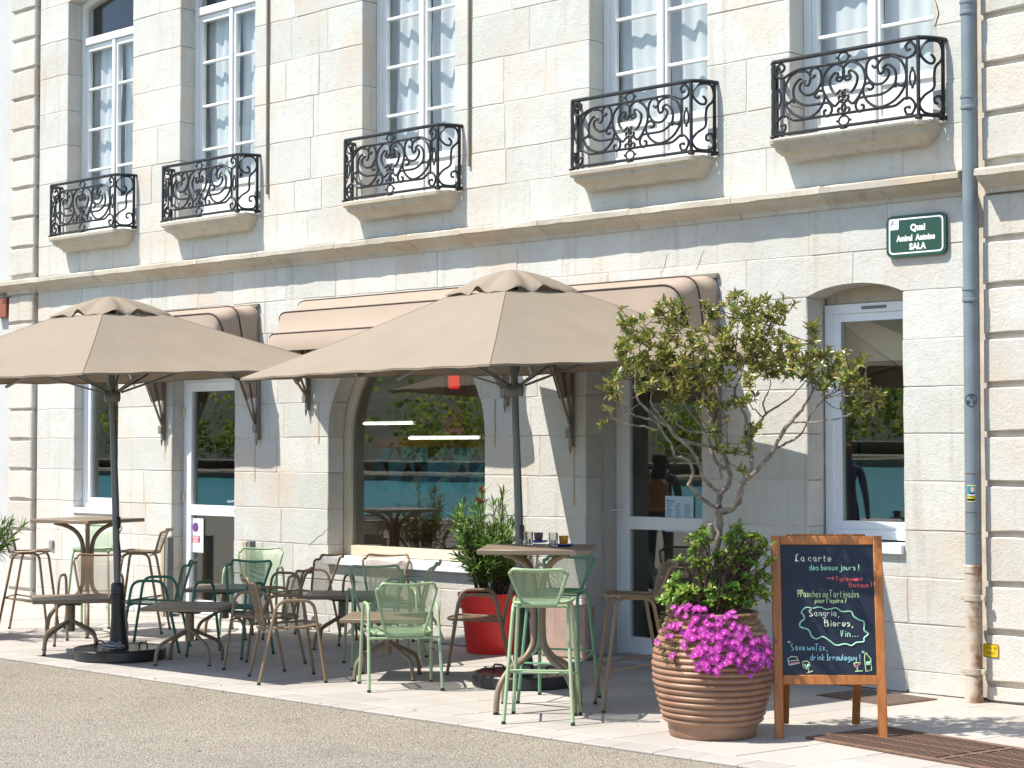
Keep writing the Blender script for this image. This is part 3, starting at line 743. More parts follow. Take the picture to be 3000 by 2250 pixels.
def railing(o, z, label, first=[None]):
    if first[0] is None:
        t = thing('balcony_railing', label, 'railing', (o.c, 0, z + .012), 0, 'wrought iron railings of the upstairs windows')
        for k, pts in S_.items():
            base = None
            for mir in (1, -1):
                P = [pan(u if mir > 0 else 1 - u, v) for u, v in pts]
                mb = MB(); mb.tube(catmull(P, 4), .0108, 6); obj('scroll', mb, M['iron'], t)
        def rail(zz, r, name, h):
            P = [(-HW - .10, .0, zz), (-HW - .085, -.08, zz), (-HW - .045, -.165, zz), (-HW, YF, zz), (HW, YF, zz), (HW + .045, -.165, zz), (HW + .085, -.08, zz), (HW + .10, .0, zz)]
            mb = MB(); mb.tube(P, r, 8); obj(name, mb, M['iron'], t)
        rail(Z0 + RH + .008, .0165, 'top_rail', 0); rail(Z0, .0125, 'bottom_rail', 0)
        for x, y in ((-HW, YF), (HW, YF), (-HW - .095, -.035), (HW + .095, -.035)):
            mb = MB(); mb.box(x - .011, x + .011, y - .011, y + .011, 0, Z0 + RH, .002); mb.box(x - .022, x + .022, y - .022, y + .022, 0, .018, .004); obj('post', mb, M['iron'], t)
        for u in (.075, .925):
            mb = MB(); p = pan(u, 0); mb.box(p.x - .007, p.x + .007, YF - .007, YF + .007, Z0 + .22 * RH, Z0 + .78 * RH); obj('upright', mb, M['iron'], t)
        for u, v, rx, rz in ((.5, .925, .044, .036), (.5, .07, .044, .036), (.962, .5, .022, .058), (.038, .5, .022, .058)):
            p = pan(u, v); mb = MB()
            mb.tube([(p.x + rx * math.cos(a * math.pi / 8), YF, p.z + rz * math.sin(a * math.pi / 8)) for a in range(16)], .0085, 6, True)
            for s in (-1, 1):
                e = Vector((s * (rx + .012), 0, 0)) if rx > rz else Vector((0, 0, s * (rz + .012)))
                mb.box(p.x + e.x - .009, p.x + e.x + .009, YF - .009, YF + .009, p.z + e.z - .009, p.z + e.z + .009, .003)
            obj('ring', mb, M['iron'], t)
        for s in (-1, 1):                                    # S-scroll in the curved end panels
            def side(t_, v): return Vector((s * (HW + .10 * math.sin(t_ * 1.5)), YF * (1 - t_ * .86) - .01, Z0 + v * RH))
            P = [(.45, .80), (.58, .74), (.50, .68), (.28, .70), (.08, .82), (.3, .96), (.75, .97), (.95, .86), (.90, .74), (.62, .64), (.56, .52), (.54, .36), (.22, .26), (.05, .14), (.25, .03), (.75, .03), (.95, .12), (.85, .25), (.6, .24), (.58, .17), (.7, .16)]
            mb = MB(); mb.tube(catmull([side(*p) for p in P], 4), .0105, 6); obj('scroll', mb, M['iron'], t)
        mb = MB(); mb.box(-.022, .022, YF - .022, YF + .022, 0, .03, .004); obj('foot', mb, M['iron'], t)
        first[0] = t; return t
    return copy_tree(first[0], (o.c, 0, z + .012), 0, label)
LBL = ['wrought iron scrolled railing of the leftmost balcony', 'wrought iron scrolled railing of the second balcony from the left', 'wrought iron scrolled railing of the middle balcony above the arched shop window',
       'wrought iron scrolled railing of the fourth balcony, above the right-hand door', 'wrought iron scrolled railing of the rightmost balcony beside the grey drainpipe']
for o, z, l in zip(UP, SILLZ, LBL): railing(o, z, l)

# ------------------------------------------------------------------ thin conduits
for (px, py), l in (((781, 569), 'thin brown conduit running down the wall right of the second upstairs window'), ((1373, 487), 'thin brown conduit running down the wall right of the middle upstairs window')):
    p = at_y(px, py, -.02); mb = MB(); mb.tube([(p.x, -.018, 7.6), (p.x, -.018, p.z)], .013, 8)
    setp(obj('cable_conduit', mb, simple('brown_conduit', (.26, .19, .13), .7)), l, 'conduit', 'thin conduits between the upstairs windows')

# ------------------------------------------------------------------ drainpipe
dp = thing('drainpipe', 'grey drainpipe running down the wall with a rusty cream iron foot', 'drainpipe', (-6.588, -.125, 0))
def cyl(r0, z0, z1, n=20, prof=None):
    mb = MB(); mb.lathe(prof or [(r0, z0), (r0, z1)], n); return mb
obj('upper_pipe', cyl(.052, .935, 7.7), M['pipe'], dp)
for z in (4.90, 4.225, 2.86):
    obj('collar', cyl(0, 0, 0, 20, [(.053, z - .05), (.060, z - .048), (.060, z - .03), (.056, z - .026), (.056, z + .026), (.061, z + .03), (.061, z + .05), (.053, z + .052)]), M['pipe'], dp)
for z in (1.33, 1.60, 1.18):
    obj('wire', cyl(0, 0, 0, 20, [(.0525, z - .003), (.0545, z), (.0525, z + .003)]), M['rust'], dp)
def rusty():
    m, N, L, B = newmat('rusty_cream_iron'); tc = N.new('ShaderNodeTexCoord'); n = noise_tex(N, L, tc.outputs['Object'], 9, 6, .7)
    sx = N.new('ShaderNodeSeparateXYZ'); L.new(tc.outputs['Object'], sx.inputs[0])
    a = N.new('ShaderNodeMath'); a.operation = 'MULTIPLY_ADD'; a.inputs[1].default_value = 3.0; L.new(sx.outputs[0], a.inputs[0]); L.new(n.outputs[0], a.inputs[2])
    c = ramp(N, L, a.outputs[0], [(.50, (.46, .40, .33)), (.62, (.36, .26, .17)), (.74, (.19, .08, .03))]).outputs[0]
    L.new(c, B.inputs['Base Color']); B.inputs['Roughness'].default_value = .7; bump(N, L, B, n.outputs[0], .4, .004); return m
obj('iron_foot', cyl(0, 0, 0, 20, [(.066, 0), (.064, .03), (.0575, .06), (.0575, .9), (.063, .905), (.063, .95), (.054, .96)]), rusty(), dp)
for z in (.73, .215):
    mb = cyl(0, 0, 0, 20, [(.058, z - .022), (.064, z - .02), (.064, z + .02), (.058, z + .022)])
    for s in (-1, 1): mb.box(s * .078 - .016, s * .078 + .016, -.014, .014, z - .019, z + .019, .004)
    mb.box(-.012, .012, .05, .13, z - .012, z + .012); obj('clamp', mb, simple('cream_clamp', (.42, .36, .28), .7, .2), dp)
# round dark mark and the little poster pasted on the pipe
def on_pipe(a, z, r=.0532): return Vector((-6.588 + r * math.sin(a), -.125 - r * math.cos(a), z))
VA = math.atan2(6.588, 11.6)                                        # the side that faces the street corner
mb = MB(); zc = 2.115; rr = .043
mb.tube([on_pipe(VA - .05 + rr * math.cos(t * math.pi / 12) / .053, zc + rr * math.sin(t * math.pi / 12)) for t in range(24)], .0022, 4, True)
for k in range(3):
    for q in (-1, 0, 1):
        d = Vector((math.cos(R_(90 + 120 * k)), math.sin(R_(90 + 120 * k)))); n = Vector((-d.y, d.x)) * q * .011
        P = [n + d * (t * (rr - .004) / 5) for t in range(1 + abs(q), 6)]
        P = [p for p in P if p.length < rr]
        if len(P) > 1: mb.tube([on_pipe(VA - .05 + p.x / .053, zc + p.y) for p in P], .0022, 4)
setp(obj('sticker', mb, M['black']), 'round black striped sticker halfway up the grey drainpipe', 'sticker')
ps = thing('poster', 'small election poster with yellow lettering pasted on the drainpipe', 'poster', (0, 0, 0))
def patch(name, a0, a1, z0, z1, r, mat):
    mb = MB(); mb.grid(lambda u, v: on_pipe(VA + a0 + (a1 - a0) * u, z0 + (z1 - z0) * v, r), 8, 1); return obj(name, mb, mat, ps)
patch('border', -.72, .42, 1.402, 1.520, .0535, flat('pale_yellow_paper', (.66, .66, .20)))
patch('picture', -.70, .38, 1.45, 1.514, .0541, flat('teal_print', (.02, .22, .27)))
patch('band', -.70, .38, 1.408, 1.450, .0541, flat('black_print', (.015, .012, .01)))
fm = MB(); fm.grid(lambda u, v: on_pipe(VA + .02 + .26 * (v ** .001) * (u - .5) * 2 * math.sqrt(max(0, 1 - (2 * v - 1) ** 2)) * .9, 1.468 + v * .042, .0546), 8, 8); obj('face', fm, flat('skin_print', (.62, .38, .28)), ps)
patch('suit', -.30, .30, 1.45, 1.466, .0545, flat('dark_suit_print', (.02, .03, .07)))
patch('caption', -.66, .34, 1.446, 1.453, .0549, flat('white_print', (.8, .8, .8)))

# ------------------------------------------------------------------ text helpers
def text(name, body, size, mat, parent, loc, rot=(R_(90), 0, 0), bold=0.0, ext=.0008, align='CENTER', sx=1.0):
    cu = bpy.data.curves.new(name, 'FONT'); cu.body = body; cu.size = size; cu.align_x = align; cu.offset = bold; cu.extrude = ext
    cu.space_character = 1.0 + bold * 14; cu.resolution_u = 3
    o = bpy.data.objects.new(name, cu); link(o); dg = bpy.context.evaluated_depsgraph_get()
    me = bpy.data.meshes.new_from_object(o.evaluated_get(dg)); bpy.data.objects.remove(o)
    me.name = name; me.materials.clear(); me.materials.append(mat)
    m = bpy.data.objects.new(name, me); link(m, parent); m.location = loc; m.rotation_euler = rot; m.scale = (sx, 1, 1); return m
for i, ch in enumerate('FREXIT'):
    a = VA - .58 + i * .165; p = on_pipe(a, 1.424, .0552)
    text('lettering', ch, .021, flat('yellow_print', (.75, .66, .03)), ps, p, (R_(90), 0, a), .0006)

# ------------------------------------------------------------------ street sign
sg = thing('street_sign', 'green enamel street name sign with white lettering fixed to the wall', 'street sign', (-7.081, -.012, 3.33))
def rrect(w, h, r, k=5):
    P = []
    for cx, cz, a0 in ((w / 2 - r, -h / 2 + r, -90), (w / 2 - r, h / 2 - r, 0), (-w / 2 + r, h / 2 - r, 90), (-w / 2 + r, -h / 2 + r, 180)):
        for j in range(k + 1): a = R_(a0 + 90 * j / k); P.append((cx + r * math.cos(a), cz + r * math.sin(a)))
    return P
GR = simple('green_enamel', (.010, .052, .030), .22, .05, 3); WH = flat('white_enamel', (.78, .80, .80), .3)
o_, i_ = rrect(.496, .306, .05), rrect(.468, .278, .04)
mb = MB(); n = len(o_)
mb.prism(o_, -.022, 0); obj('plate', mb, GR, sg, smooth=30)
mb = MB()
A_ = rrect(.452, .262, .034); B_ = rrect(.430, .240, .026)
vs = [(x, -.0228, z) for x, z in A_] + [(x, -.0228, z) for x, z in B_] + [(x, -.021, z) for x, z in A_] + [(x, -.021, z) for x, z in B_]
fs = []
for i in range(n):
    j = (i + 1) % n; fs += [(i, j, n + j, n + i), (j, i, 2 * n + i, 2 * n + j), (n + i, n + j, 3 * n + j, 3 * n + i)]
mb.add(vs, fs); obj('border_line', mb, WH, sg, smooth=0)
mb = MB(); mb.prism(rrect(.082, .080, .012, 3), -.0236, -.02); b_ = obj('emblem', mb, WH, sg, (-.183, 0, .090), 0)
for cc, pts in (((.5, .05, .06), [(-.028, -.008), (-.018, .008), (-.008, .028)]), ((.05, .12, .3), [(-.030, -.016), (-.014, -.002), (-.004, .022)]), ((.05, .3, .25), [(-.006, -.012), (.002, .012), (.008, -.006), (.016, .0), (.024, -.010)])):
    mb = MB(); mb.tube([(x, -.0242, z) for x, z in pts], .0018, 4); obj('mark', mb, flat('print', cc), sg, (-.183, 0, .094))
mb = MB(); mb.box(-.026, .03, -.0242, -.0235, -.022, -.019); mb.box(-.022, .028, -.0242, -.0235, -.029, -.026); obj('mark', mb, flat('print_blue', (.3, .4, .6)), sg, (-.183, 0, .094), 0)
def serif(name, body, size, x, z, sx=1.0):
    """bold roman letters: built-in outlines thickened, with slab feet at stems"""
    return text(name, body, size, WH, sg, (x, -.0232, z), bold=.0032, sx=sx)
serif('lettering', 'Quai', .066, .018, .036, .92); serif('lettering', 'Amiral  Antoine', .058, .0, -.036, .80); serif('lettering', 'SALA', .062, .014, -.102, .92)

# yellow gas plaque
pq = thing('yellow_plaque', 'small yellow plaque with brown print low on the wall right of the drainpipe', 'plaque', (-6.489, -.057, .361))
mb = MB(); mb.prism(rrect(.118, .095, .012, 4), -.006, 0); obj('plate', mb, simple('yellow_plastic', (.72, .47, .01), .4), pq, smooth=30)
mb = MB(); BR = flat('brown_print', (.12, .06, .005))
for z, a, b in ((.0, -.034, .034), (-.012, -.026, .026), (.028, .022, .046), (.018, .022, .046), (.008, .024, .044)): mb.box(a, b, -.0068, -.006, z - .0022 - .012 * (a < -.02), z + .0022 - .012 * (a < -.02))
mb.tube([(-.03, -.0068, .012), (-.02, -.0068, .036), (-.012, -.0068, .016), (0, -.0068, .03), (-.004, -.0068, .014), (.012, -.0068, .02)], .0014, 4)
for s in ((-.055, -.0068, .0), ): pass
obj('print', mb, BR, pq, smooth=0)
mb = MB(); A_ = rrect(.118, .095, .012, 4); B_ = rrect(.108, .085, .009, 4); n = len(A_)
mb.add([(x, -.0066, z) for x, z in A_] + [(x, -.0066, z) for x, z in B_], [(i, (i + 1) % n, n + (i + 1) % n, n + i) for i in range(n)]); obj('rim', mb, BR, pq, smooth=0)

# ================================================================== AWNINGS
def awning(x0, x1, zp, r, angs, drop, label, rad=None):
    t = thing('awning', label, 'awning', ((x0 + x1) / 2, -.03, zp), 0, 'taupe dutch awnings over the shop openings')
    hw = (x1 - x0) / 2; cr = .15
    def hoop(a, rr=None):
        """U-shaped hoop turned a degrees out from the wall; points from left pivot over the top to the right pivot"""
        rr = rr or (rad[angs.index(a)] if rad else r); c, s = math.cos(R_(a)), math.sin(R_(a))
        base = fillet([(-hw, 0, 0), (-hw, 0, rr), (hw, 0, rr), (hw, 0, 0)], cr, 6)
        return [Vector((p.x, -p.z * s, p.z * c)) for p in base]
    def full(a):
        P = hoop(a); out = []
        A, B = P[0], P[1]
        for k in range(6): out.append(A + (B - A) * (.30 + .70 * k / 6))
        mid = P[1:-1]; out += mid[:7]
        for k in range(1, 9): out.append(mid[6] + (mid[7] - mid[6]) * k / 9)
        out += mid[7:]
        A, B = P[-2], P[-1]
        for k in range(1, 7): out.append(A + (B - A) * (.70 * k / 6))
        return out
    H = [full(a) for a in angs]
    for i in range(len(angs) - 1):
        a, b = H[i], H[i + 1]; n = len(a); mb = MB()
        def fn(u, v):
            k = min(int(u * (n - 1) + 1e-6), n - 1); p = a[k].lerp(b[k], v)
            d = Vector((p.x * 0, p.y, p.z)); L = d.length
            return p * (1 - .018 * math.sin(math.pi * v)) if L > 0 else p
        mb.slab(fn, n - 1, 4, (0, .003, -.002)); obj('fabric_panel', mb, M['awning'], t, smooth=50)
    mb = MB(); last = H[-1]; n = len(last)
    tops = [p for p in last if p.z > last[len(last) // 2].z - .16]
    def fn(u, v):
        k = u * (len(tops) - 1); i = min(int(k), len(tops) - 2); p = tops[i].lerp(tops[i + 1], k - i)
        dz = drop + (tops[len(tops) // 2].z - p.z) * -1
        return (p.x, p.y - .05 * math.sin(math.pi * .5 * v) - .006 * math.sin(u * 30) * v, p.z - dz * v)
    mb.slab(fn, 40, 4, (0, .003, 0)); obj('valance', mb, M['awning'], t, smooth=50)
    for i, a in enumerate(angs):
        mb = MB(); mb.tube(H[i], .0085, 6); obj('seam_cord', mb, simple('brown_cord', (.05, .03, .022), .7) if i else M['bracket'], t)
        P = hoop(a, (rad[i] if rad else r) * .985)
        for s in (0, 1):
            A, B = (P[0], P[1]) if not s else (P[-1], P[-2])
            mb = MB(); sgn = -1 if not s else 1; sh = Vector((-sgn * .018, .004, 0)); mb.tube([A + sh, A + (B - A) * .92 + sh], .013, 4, flat=1.5); obj('arm', mb, M['bracket'], t)
    for s in (-1, 1):
        mb = MB(); mb.box(s * hw - .02, s * hw + .02, -.012, .028, -.10, .62, .004); mb.box(s * (hw - .004) - .028, s * (hw - .004) + .028, -.045, .0, -.03, .06, .006)
        mb.tube([(s * hw, -.01, -.10), (s * hw, -.01, -.16)], [.014, .004], 6); mb.tube([(s * hw - .03, -.03, .02), (s * hw + .03, -.03, .02)], .014, 8)
        obj('bracket', mb, M['bracket'], t)
    mb = MB(); mb.box(-hw, hw, -.01, .028, r - .03, r + .012, .005); obj('wall_rail', mb, M['bracket'], t)
awning(-16.30, -14.69, 1.96, 1.27, (0, 12, 24), .46, 'taupe dutch awning over the left-hand glazed door')
awning(-13.92, -11.22, 2.25, .97, (0, 9, 25, 40), .17, 'widest taupe dutch awning, over the arched shop window', (.97, .97, .92, .81))
awning(-10.45, -8.89, 1.89, 1.27, (0, 12, 24), .46, 'taupe dutch awning over the right-hand glazed door')

# ================================================================== PARASOLS
CFh = Vector((-math.sin(ALPHA), math.cos(ALPHA), 0))
def parasol(base, yaw, sx, sy, ze, zap, label, first):
    t = thing('parasol', label, 'parasol', base, 0, 'big square taupe parasols over the terrace')
    zax = (Vector((0, 0, 1)) - CR * .030 - CFh * .023).normalized()
    xa = Vector((math.cos(yaw), math.sin(yaw), 0)); xa = (xa - zax * xa.dot(zax)).normalized(); ya = zax.cross(xa)
    T = Matrix((xa, ya, zax)).transposed().to_4x4()
    def tr(mb): mb.v = [tuple(T @ Vector(v)) for v in mb.v]; return mb
    hx, hy = sx / 2, sy / 2; h0 = .335; zr = ze + (zap - .02 - ze) * (1 - h0 / hx)
    cor = [(hx, -hy), (hx, hy), (-hx, hy), (-hx, -hy)]; inn = [(h0, -h0), (h0, h0), (-h0, h0), (-h0, -h0)]
    for k in range(4):
        a, b, c, d = cor[k], cor[(k + 1) % 4], inn[(k + 1) % 4], inn[k]
        def fn(u, v):
            e = Vector(a).lerp(Vector(b), u); i = Vector(d).lerp(Vector(c), u); p = e.lerp(i, v)
            sag = .035 * math.sin(math.pi * u) * (1 - v) - 0
            hem = .045 * math.sin(math.pi * u) ** .8 * (1 - v) ** 3
            q = p * (1 - .012 * math.sin(math.pi * u) * (1 - v))
            nz = noise.noise(Vector((q.x * 2.3 + k * 7, q.y * 2.3, 3.1 * k))) * .016 + noise.noise(Vector((q.x * 6 + k, q.y * 6, k))) * .004
            ripple = nz * math.sin(math.pi * u) ** .5 * math.sin(math.pi * min(1, v + .12)) ** .5 if 0 < u < 1 else 0
            ripple += .004 * math.sin(37 * u + 5 * k) * (1 - v) ** 2
            return (q.x, q.y, ze + (zr - ze) * v - .03 * math.sin(math.pi * v) * (1 - .6 * abs(2 * u - 1)) - sag * .3 + ripple + hem * .25)
        mb = MB(); mb.slab(fn, 20, 10, (0, 0, -.004)); obj('canopy_panel', tr(mb), M['canopy'], t, smooth=60)
        mb = MB(); P = [Vector((*a, ze + .001)).lerp(Vector((*d, zr + .001)), j / 10) - Vector((0, 0, .03 * math.sin(math.pi * j / 10) * .4)) for j in range(11)]
        mb.tube(P, .0032, 6, flat=.8); obj('seam', tr(mb), M['canopy'], t)
        mb = MB()
        def hf(u, v):
            e = Vector(a).lerp(Vector(b), u) * (1 - .012 * math.sin(math.pi * u))
            return (e.x, e.y, ze + .004 * math.sin(37 * u + 5 * k) + .012 * math.sin(math.pi * u) - .014 * v)
        mb.slab(hf, 20, 1, (-.004 * (a[0] + b[0]) / abs(a[0] + b[0] + 1e-9) if abs(a[0] + b[0]) > .1 else 0, -.004 * (a[1] + b[1]) / abs(a[1] + b[1] + 1e-9) if abs(a[1] + b[1]) > .1 else 0, 0)); obj('hem', tr(mb), M['canopy'], t)
        for tip, mid in ((cor[k], 0), (((a[0] + b[0]) / 2, (a[1] + b[1]) / 2), 1)):
            tp = Vector((tip[0] * .985, tip[1] * .985, ze - .028)); hb = Vector((tip[0] * .03, tip[1] * .03, zr - .06))
            P = [hb.lerp(tp, j / 6) - Vector((0, 0, .02 * math.sin(math.pi * j / 6))) for j in range(7)]
            mb = MB(); mb.tube(P, .0125, 4, flat=1.3); obj('rib', tr(mb), M['grey'], t)
            mb = MB(); mb.tube([Vector((tip[0] * .035, tip[1] * .035, ze - .12)), P[3]], .009, 4, flat=1.2); obj('strut', tr(mb), M['grey'], t)
    # vent cap with a scalloped edge
    hc = .36; zc0 = zr + .045
    def cap(u, v):
        a = 2 * math.pi * u; m_ = max(abs(math.cos(a)), abs(math.sin(a))); e = Vector((math.cos(a), math.sin(a))) / m_ * hc
        w = .022 * math.sin(a * 8 + .6) * (1 - v) ** 1.6 + .013 * math.sin(a * 13 + 2) * (1 - v) ** 2
        corner = (1 / m_ - 1) / .4142
        z = zc0 - .055 * (1 - v) ** 1.3 * (.45 + .55 * corner) + (zap + .0 - zc0) * (1 - (1 - v) ** 1.7) + w
        return (e.x * (1 - v), e.y * (1 - v), z)
    mb = MB(); mb.slab(cap, 72, 8, (0, 0, -.004)); obj('vent_cap', tr(mb), M['canopy'], t, smooth=60)
    mb = MB(); mb.lathe([(.05, zr - .10), (.05, zap - .05), (.03, zap - .01)], 12); obj('crown_hub', tr(mb), M['black'], t)
    mb = MB(); mb.lathe([(.029, .40), (.029, 1.75), (.027, 1.76), (.027, zr)], 16); obj('pole', tr(mb), M['grey'], t)
    mb = MB(); mb.lathe([(.06, ze - .20), (.07, ze - .17), (.07, ze - .12), (.055, ze - .10)], 12); obj('runner_hub', tr(mb), M['grey'], t)
    mb = MB(); mb.tube([(.034, .0, .75), (.036, .01, 1.3), (.034, 0, ze - .2)], .003, 5); mb.box(.026, .05, -.018, .018, 1.10, 1.20, .006); mb.tube([(.04, 0, 1.0), (.046, .006, .9), (.04, .01, .82)], .005, 5); obj('cord', tr(mb), M['black'], t)
    mb = MB(); mb.lathe([(.082, .085), (.082, .12), (.060, .35), (.056, .50), (.064, .502), (.066, .545), (.058, .55), (.055, .62), (.050, .635), (.044, .64)], 20); obj('sleeve', tr(mb), M['black'], t)
    mb = MB(); mb.lathe([(.375, .0), (.388, .012), (.388, .085), (.378, .096), (.355, .099), (.34, .094), (.10, .098)], 48); obj('base_disc', mb, M['black'], t)
    rr = random.Random(3); mb = MB(); P = []
    for k in range(70):
        a = k * .62; r_ = .065 + .022 * math.sin(k * .9); P.append((.10 + r_ * math.cos(a) * 1.25, -.13 + r_ * math.sin(a), .103 + .018 * abs(math.sin(k * .37)) + .0004 * k))
    mb.tube(catmull(P, 2), .0055, 5); obj('cable_coil', mb, simple('grey_cable', (.30, .29, .28), .6), t)
    mb = MB(); mb.tube(fillet([(-.26, -.06, .095), (-.25, -.06, .14), (-.15, -.06, .14), (-.14, -.06, .095)], .03), .007, 6); mb.tube(fillet([(.14, .1, .095), (.15, .1, .14), (.25, .1, .14), (.26, .1, .095)], .03), .007, 6); obj('handle', mb, M['black'], t)
parasol((-13.187, -2.697, 0), R_(3.6), 3.08, 2.93, 2.368, 3.065, 'left taupe parasol with a black disc base, beside the low tables', None)
parasol((-9.525, -1.607, 0), R_(-7.0), 3.05, 2.93, 2.368, 3.125, 'right taupe parasol above the high table with the cups', None)

# papers on the doors
pp = thing('notice', 'white parking notice with a blue and red disc on the left door', 'notice', (0, 0, 0))
pc = at_y(575, 1568, dly + .03); yp = dly + .022
mb = MB(); mb.box(-.135, .135, -.001, .001, -.18, .18); obj('sheet', mb, flat('pale_blue_paper', (.62, .72, .76)), pp, (pc.x, yp, pc.z), 0)
mb = MB(); mb.add([(.052 * math.cos(a * math.pi / 12), -.0016, .052 * math.sin(a * math.pi / 12)) for a in range(24)], [tuple(range(24))]); obj('red_ring', mb, flat('red_print', (.45, .03, .05)), pp, (pc.x, yp, pc.z + .085), 0)
mb = MB(); mb.add([(.041 * math.cos(a * math.pi / 12), -.0022, .041 * math.sin(a * math.pi / 12)) for a in range(24)], [tuple(range(24))]); obj('blue_disc', mb, flat('blue_print', (.03, .06, .38)), pp, (pc.x, yp, pc.z + .085), 0)
mb = MB(); mb.box(-.05, .05, -.0028, -.0023, -.006, .006, 0, Matrix.Rotation(R_(-45), 4, 'Y')); obj('red_bar', mb, flat('red_print2', (.45, .03, .05)), pp, (pc.x, yp, pc.z + .085), 0)
mb = MB(); mb.box(-.08, .08, -.0016, -.001, -.036, .036); obj('red_panel', mb, flat('red_print3', (.55, .02, .03)), pp, (pc.x, yp, pc.z - .04), 0)
mb = MB()
for z, w_ in ((.020, .068), (.0, .045), (-.020, .05)):
    for k in range(7): mb.box(-w_ + k * w_ * 2 / 7, -w_ + (k + .75) * w_ * 2 / 7, -.0024, -.0017, z - .007, z + .007)
obj('print_lines', mb, flat('white_print2', (.7, .66, .66)), pp, (pc.x, yp, pc.z - .04), 0)
mn = thing('menu_sheet', 'pale blue printed menu taped inside the right door glass', 'menu', (0, 0, 0))
mc = at_y(1992, 1506, dry + .03); ym = dry + .022
mb = MB(); mb.box(-.15, .15, -.001, .001, -.15, .15); obj('sheet', mb, flat('blue_white_paper', (.50, .66, .76)), mn, (mc.x, ym, mc.z), 0)
mb = MB(); rl = random.Random(2)
for col in (-.10, -.005, .09):
    for k in range(17):
        z = .085 - k * .0118
        mb.box(col - .035, col - .035 + rl.uniform(.035, .07), -.0018, -.0012, z - .002, z + .002)
mb.box(-.13, -.112, -.0018, -.0012, .10, .118); mb.box(-.10, -.05, -.0018, -.0012, .102, .11)
obj('print_lines', mb, flat('blue_ink', (.06, .12, .26)), mn, (mc.x, ym, mc.z), 0)
# short posts beside the left door
for (x, z, l) in ((-16.115, .835, 'short tan and grey post left of the left-hand door'), (-14.735, .84, 'short tan and grey post right of the left-hand door')):
    t = thing('door_post', l, 'post', (x, -.10, 0), 0, 'short posts beside the left-hand door')
    mb = MB(); mb.box(-.045, .012, -.045, .045, 0, z, .006); obj('tan_half', mb, simple('tan_post', (.40, .31, .20), .7), t)
    mb = MB(); mb.box(.016, .06, -.035, .05, 0, z + .004, .006); obj('grey_half', mb, simple('grey_post', (.16, .17, .16), .6), t)
mb = MB(); mb.box(-.035, .035, -.03, .0, -.05, .05, .006); setp(obj('junction_box', mb, simple('grey_box', (.25, .25, .25), .5), None, (-18.45, -.003, .67)), 'tiny grey box on the wall behind the left bar stool', 'box')
# neighbour at the far left
nb = thing('neighbouring_house', 'white plastered house at the left edge of the picture', 'house', (-22, 0, 0))
mb = MB(); mb.box(-2.5, 2.632, .03, 4, 0, 8.2); obj('wall', mb, M['plaster'], nb, smooth=0)
mb = MB(); mb.box(2.18, 2.55, -.10, .03, 3.62, 3.78, .03); obj('ledge', mb, M['sillstone'], nb)
p = at_y(14, 895, -.05)
mb = MB(); mb.box(p.x + 22 - .22, p.x + 22 + .03, -.05, .03, p.z - .14, p.z + .10, .008); obj('shutter', mb, M['oldwood'], nb)
# ================================================================== PAVEMENT
PA = R_(9.0); E1 = Vector((math.sin(PA), math.cos(PA))); E2 = Vector((math.cos(PA), -math.sin(PA)))
pv = thing('pavement', None, None, (0, 0, 0)); pv['kind'] = 'structure'
mb = MB(); mb.add([(-26, -3.34, -.011), (-2, -3.34, -.011), (-2, .25, -.011), (-26, .25, -.011)], [(0, 1, 2, 3)])
obj('mortar_bed', mb, flat('paving_mortar', (.23, .19, .155), .95), pv, smooth=0)
def clip(poly, ax, lim, keep_less):
    out = []
    for i in range(len(poly)):
        a, b = poly[i], poly[(i + 1) % len(poly)]
        ia = (a[ax] <= lim) == keep_less; ib = (b[ax] <= lim) == keep_less
        if ia: out.append(a)
        if ia != ib: t = (lim - a[ax]) / (b[ax] - a[ax]); out.append(a.lerp(b, t))
    return out
rp = random.Random(21)
def slab_piece(poly, h=.0, name='slab'):
    P = [Vector((p.x, p.y)) for p in poly]; n = len(P); Q = shift([tuple(p) for p in P], .005)
    z = h + rp.uniform(-.0012, .0012)
    vs = [(p.x, p.y, -.02) for p in P] + [(p.x, p.y, z - .003) for p in P] + [(q[0], q[1], z) for q in Q]
    fs = []
    for i in range(n):
        j = (i + 1) % n; fs += [(i, j, n + j, n + i), (n + i, n + j, 2 * n + j, 2 * n + i)]
    fs.append(tuple(range(2 * n, 3 * n))); mb = MB(); mb.add(vs, fs)
    return obj(name, mb, M['slab'], pv, smooth=0)
def inview(x, y, m=160):
    p = proj((x, y, 0)); return p[2] > 1 and -m < p[0] < 3000 + m and p[1] < 2250 + m
Wd, Ln = .46, .92; nsl = 0
for r in range(-52, 20):
    off = rp.uniform(0, Ln)
    for k in range(-8, 12):
        ln = Ln; a = k * Ln + off; o2 = -10 + r * 0
        c0 = Vector((-9.0, -1.6)) + E2 * (r * Wd) + E1 * a
        poly = [c0, c0 + E2 * Wd, c0 + E2 * Wd + E1 * ln, c0 + E1 * ln]
        g = .004; cc = sum(poly, Vector((0, 0))) / 4
        poly = [p + E1 * (g if (p - cc).dot(E1) < 0 else -g) + E2 * (g if (p - cc).dot(E2) < 0 else -g) for p in poly]
        poly = clip(poly, 1, -3.10, False)
        if len(poly) < 3: continue
        poly = clip(poly, 1, .06, True)
        if len(poly) < 3: continue
        cc = sum(poly, Vector((0, 0))) / len(poly)
        if not inview(cc.x, cc.y): continue
        area = abs(sum(poly[i].x * poly[(i + 1) % len(poly)].y - poly[(i + 1) % len(poly)].x * poly[i].y for i in range(len(poly)))) / 2
        if area < .02: continue
        s = sum(poly[i].x * poly[(i + 1) % len(poly)].y - poly[(i + 1) % len(poly)].x * poly[i].y for i in range(len(poly)))
        if s < 0: poly.reverse()
        slab_piece(poly); nsl += 1
x = -16.0
